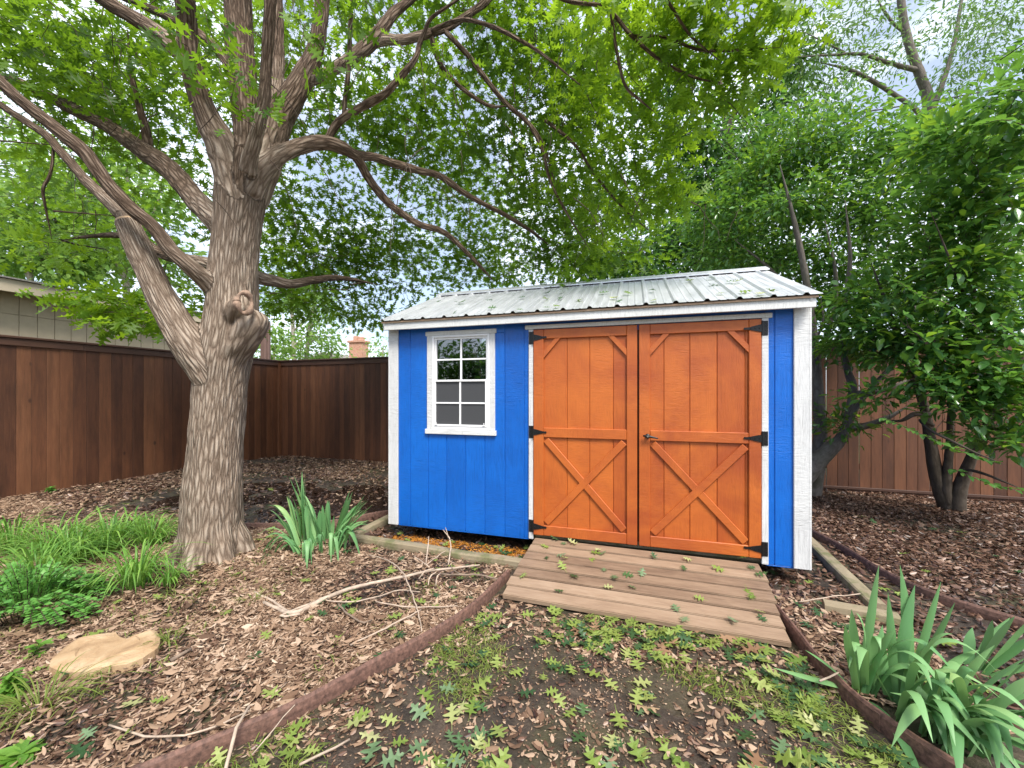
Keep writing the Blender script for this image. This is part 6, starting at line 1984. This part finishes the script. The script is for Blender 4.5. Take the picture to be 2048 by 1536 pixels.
    drop(12, (-6.5, -3.0, 2.9, 6.5), lambda x, y: y > 3.0, lambda x, y: 1, ['lime', 'dkgreen'], 'green oak leaf on the wet ground behind the oak', 'oak leaves on the wet ground', (.09, .12), .03)

    todo.sort(reverse=True)
    for _, i, key, v, m, label, group in todo[:300]:
        o = bpy.data.objects.new('fallen_leaf', meshes[key, v])
        COL.objects.link(o)
        o.matrix_world = m
        tag(o, label, 'leaf', group)
    for kk in ('lime', 'dkgreen', 'browny'):
        mb = MB()
        for _, i, key, v, m, label, group in todo[300:]:
            if key != kk: continue
            V, Fc = tmpls[v]
            b = len(mb.v)
            mb.v += [tuple(m @ Vector(q)) for q in V]; mb.b += [(0, 0, 0)] * len(V)
            mb.f += [tuple(b + j for j in f) for f in Fc]
        if mb.v: tag(mb.build('fallen_leaves', M[kk]), kind='stuff')


build_fallen()


# ================================================================== LIGHT, SKY, CAMERA
def build_light():
    el, az = math.radians(53), math.radians(140)        # azimuth clockwise from +Y: high, from behind the camera and its right
    w = bpy.data.worlds.new('World'); SC.world = w; w.use_nodes = True
    nt = w.node_tree; nt.nodes.clear()
    out = nt.nodes.new('ShaderNodeOutputWorld'); bg = nt.nodes.new('ShaderNodeBackground')
    sky = nt.nodes.new('ShaderNodeTexSky'); sky.sky_type = 'NISHITA'; sky.sun_disc = False
    sky.sun_elevation = el; sky.sun_rotation = az
    sky.air_density = 1.0; sky.dust_density = 1.5; sky.ozone_density = 1.5
    tc = nt.nodes.new('ShaderNodeTexCoord')
    mp = nt.nodes.new('ShaderNodeMapping'); mp.inputs['Scale'].default_value = (1, 1, 2.2); mp.inputs['Location'].default_value = (3.1, .7, .2)
    nt.links.new(tc.outputs['Generated'], mp.inputs[0])
    cl = noise_tex(nt, mp.outputs[0], 2.3, 7, .58, .3)
    f = ramp(nt, cl, [(.44, 0.0), (.60, 1.0)])
    col = mixc(nt, math_n(nt, 'ADD', math_n(nt, 'MULTIPLY', f, .62), .25), sky.outputs[0], (CLOUD[0], CLOUD[1], CLOUD[2]))
    nt.links.new(col, bg.inputs[0]); bg.inputs[1].default_value = SKYS
    nt.links.new(bg.outputs[0], out.inputs[0])
    L = bpy.data.lights.new('sun', 'SUN'); L.energy = SUNE; L.angle = math.radians(SUNA); L.color = (1, .955, .88)
    o = bpy.data.objects.new('sun', L); COL.objects.link(o)
    d = Vector((math.sin(az) * math.cos(el), math.cos(az) * math.cos(el), math.sin(el)))
    o.rotation_euler = d.to_track_quat('Z', 'Y').to_euler()
    o.location = d * 30


CLOUD = (7.6, 8.1, 9.0)
SKYS, SUNE, SUNA, EXPO = .06, 1.5, 20, 1.93
build_light()

cam = bpy.data.cameras.new('camera')
cam.sensor_width = 36; cam.lens = FPX / 2048 * 36
cam.shift_y = (HY - 768) / 2048
cam.clip_start = .05; cam.clip_end = 2000
co = bpy.data.objects.new('camera', cam); COL.objects.link(co)
co.location = (0, 0, CAMZ); co.rotation_euler = (math.pi / 2, 0, TH)
SC.camera = co

SC.render.engine = 'CYCLES'
SC.cycles.use_denoising = True
SC.cycles.max_bounces = 8; SC.cycles.diffuse_bounces = 5; SC.cycles.glossy_bounces = 4; SC.cycles.transmission_bounces = 6; SC.cycles.transparent_max_bounces = 8
SC.cycles.sample_clamp_indirect = 6
SC.view_settings.view_transform = 'Standard'; SC.view_settings.look = 'None'
SC.view_settings.exposure = EXPO; SC.view_settings.gamma = 1
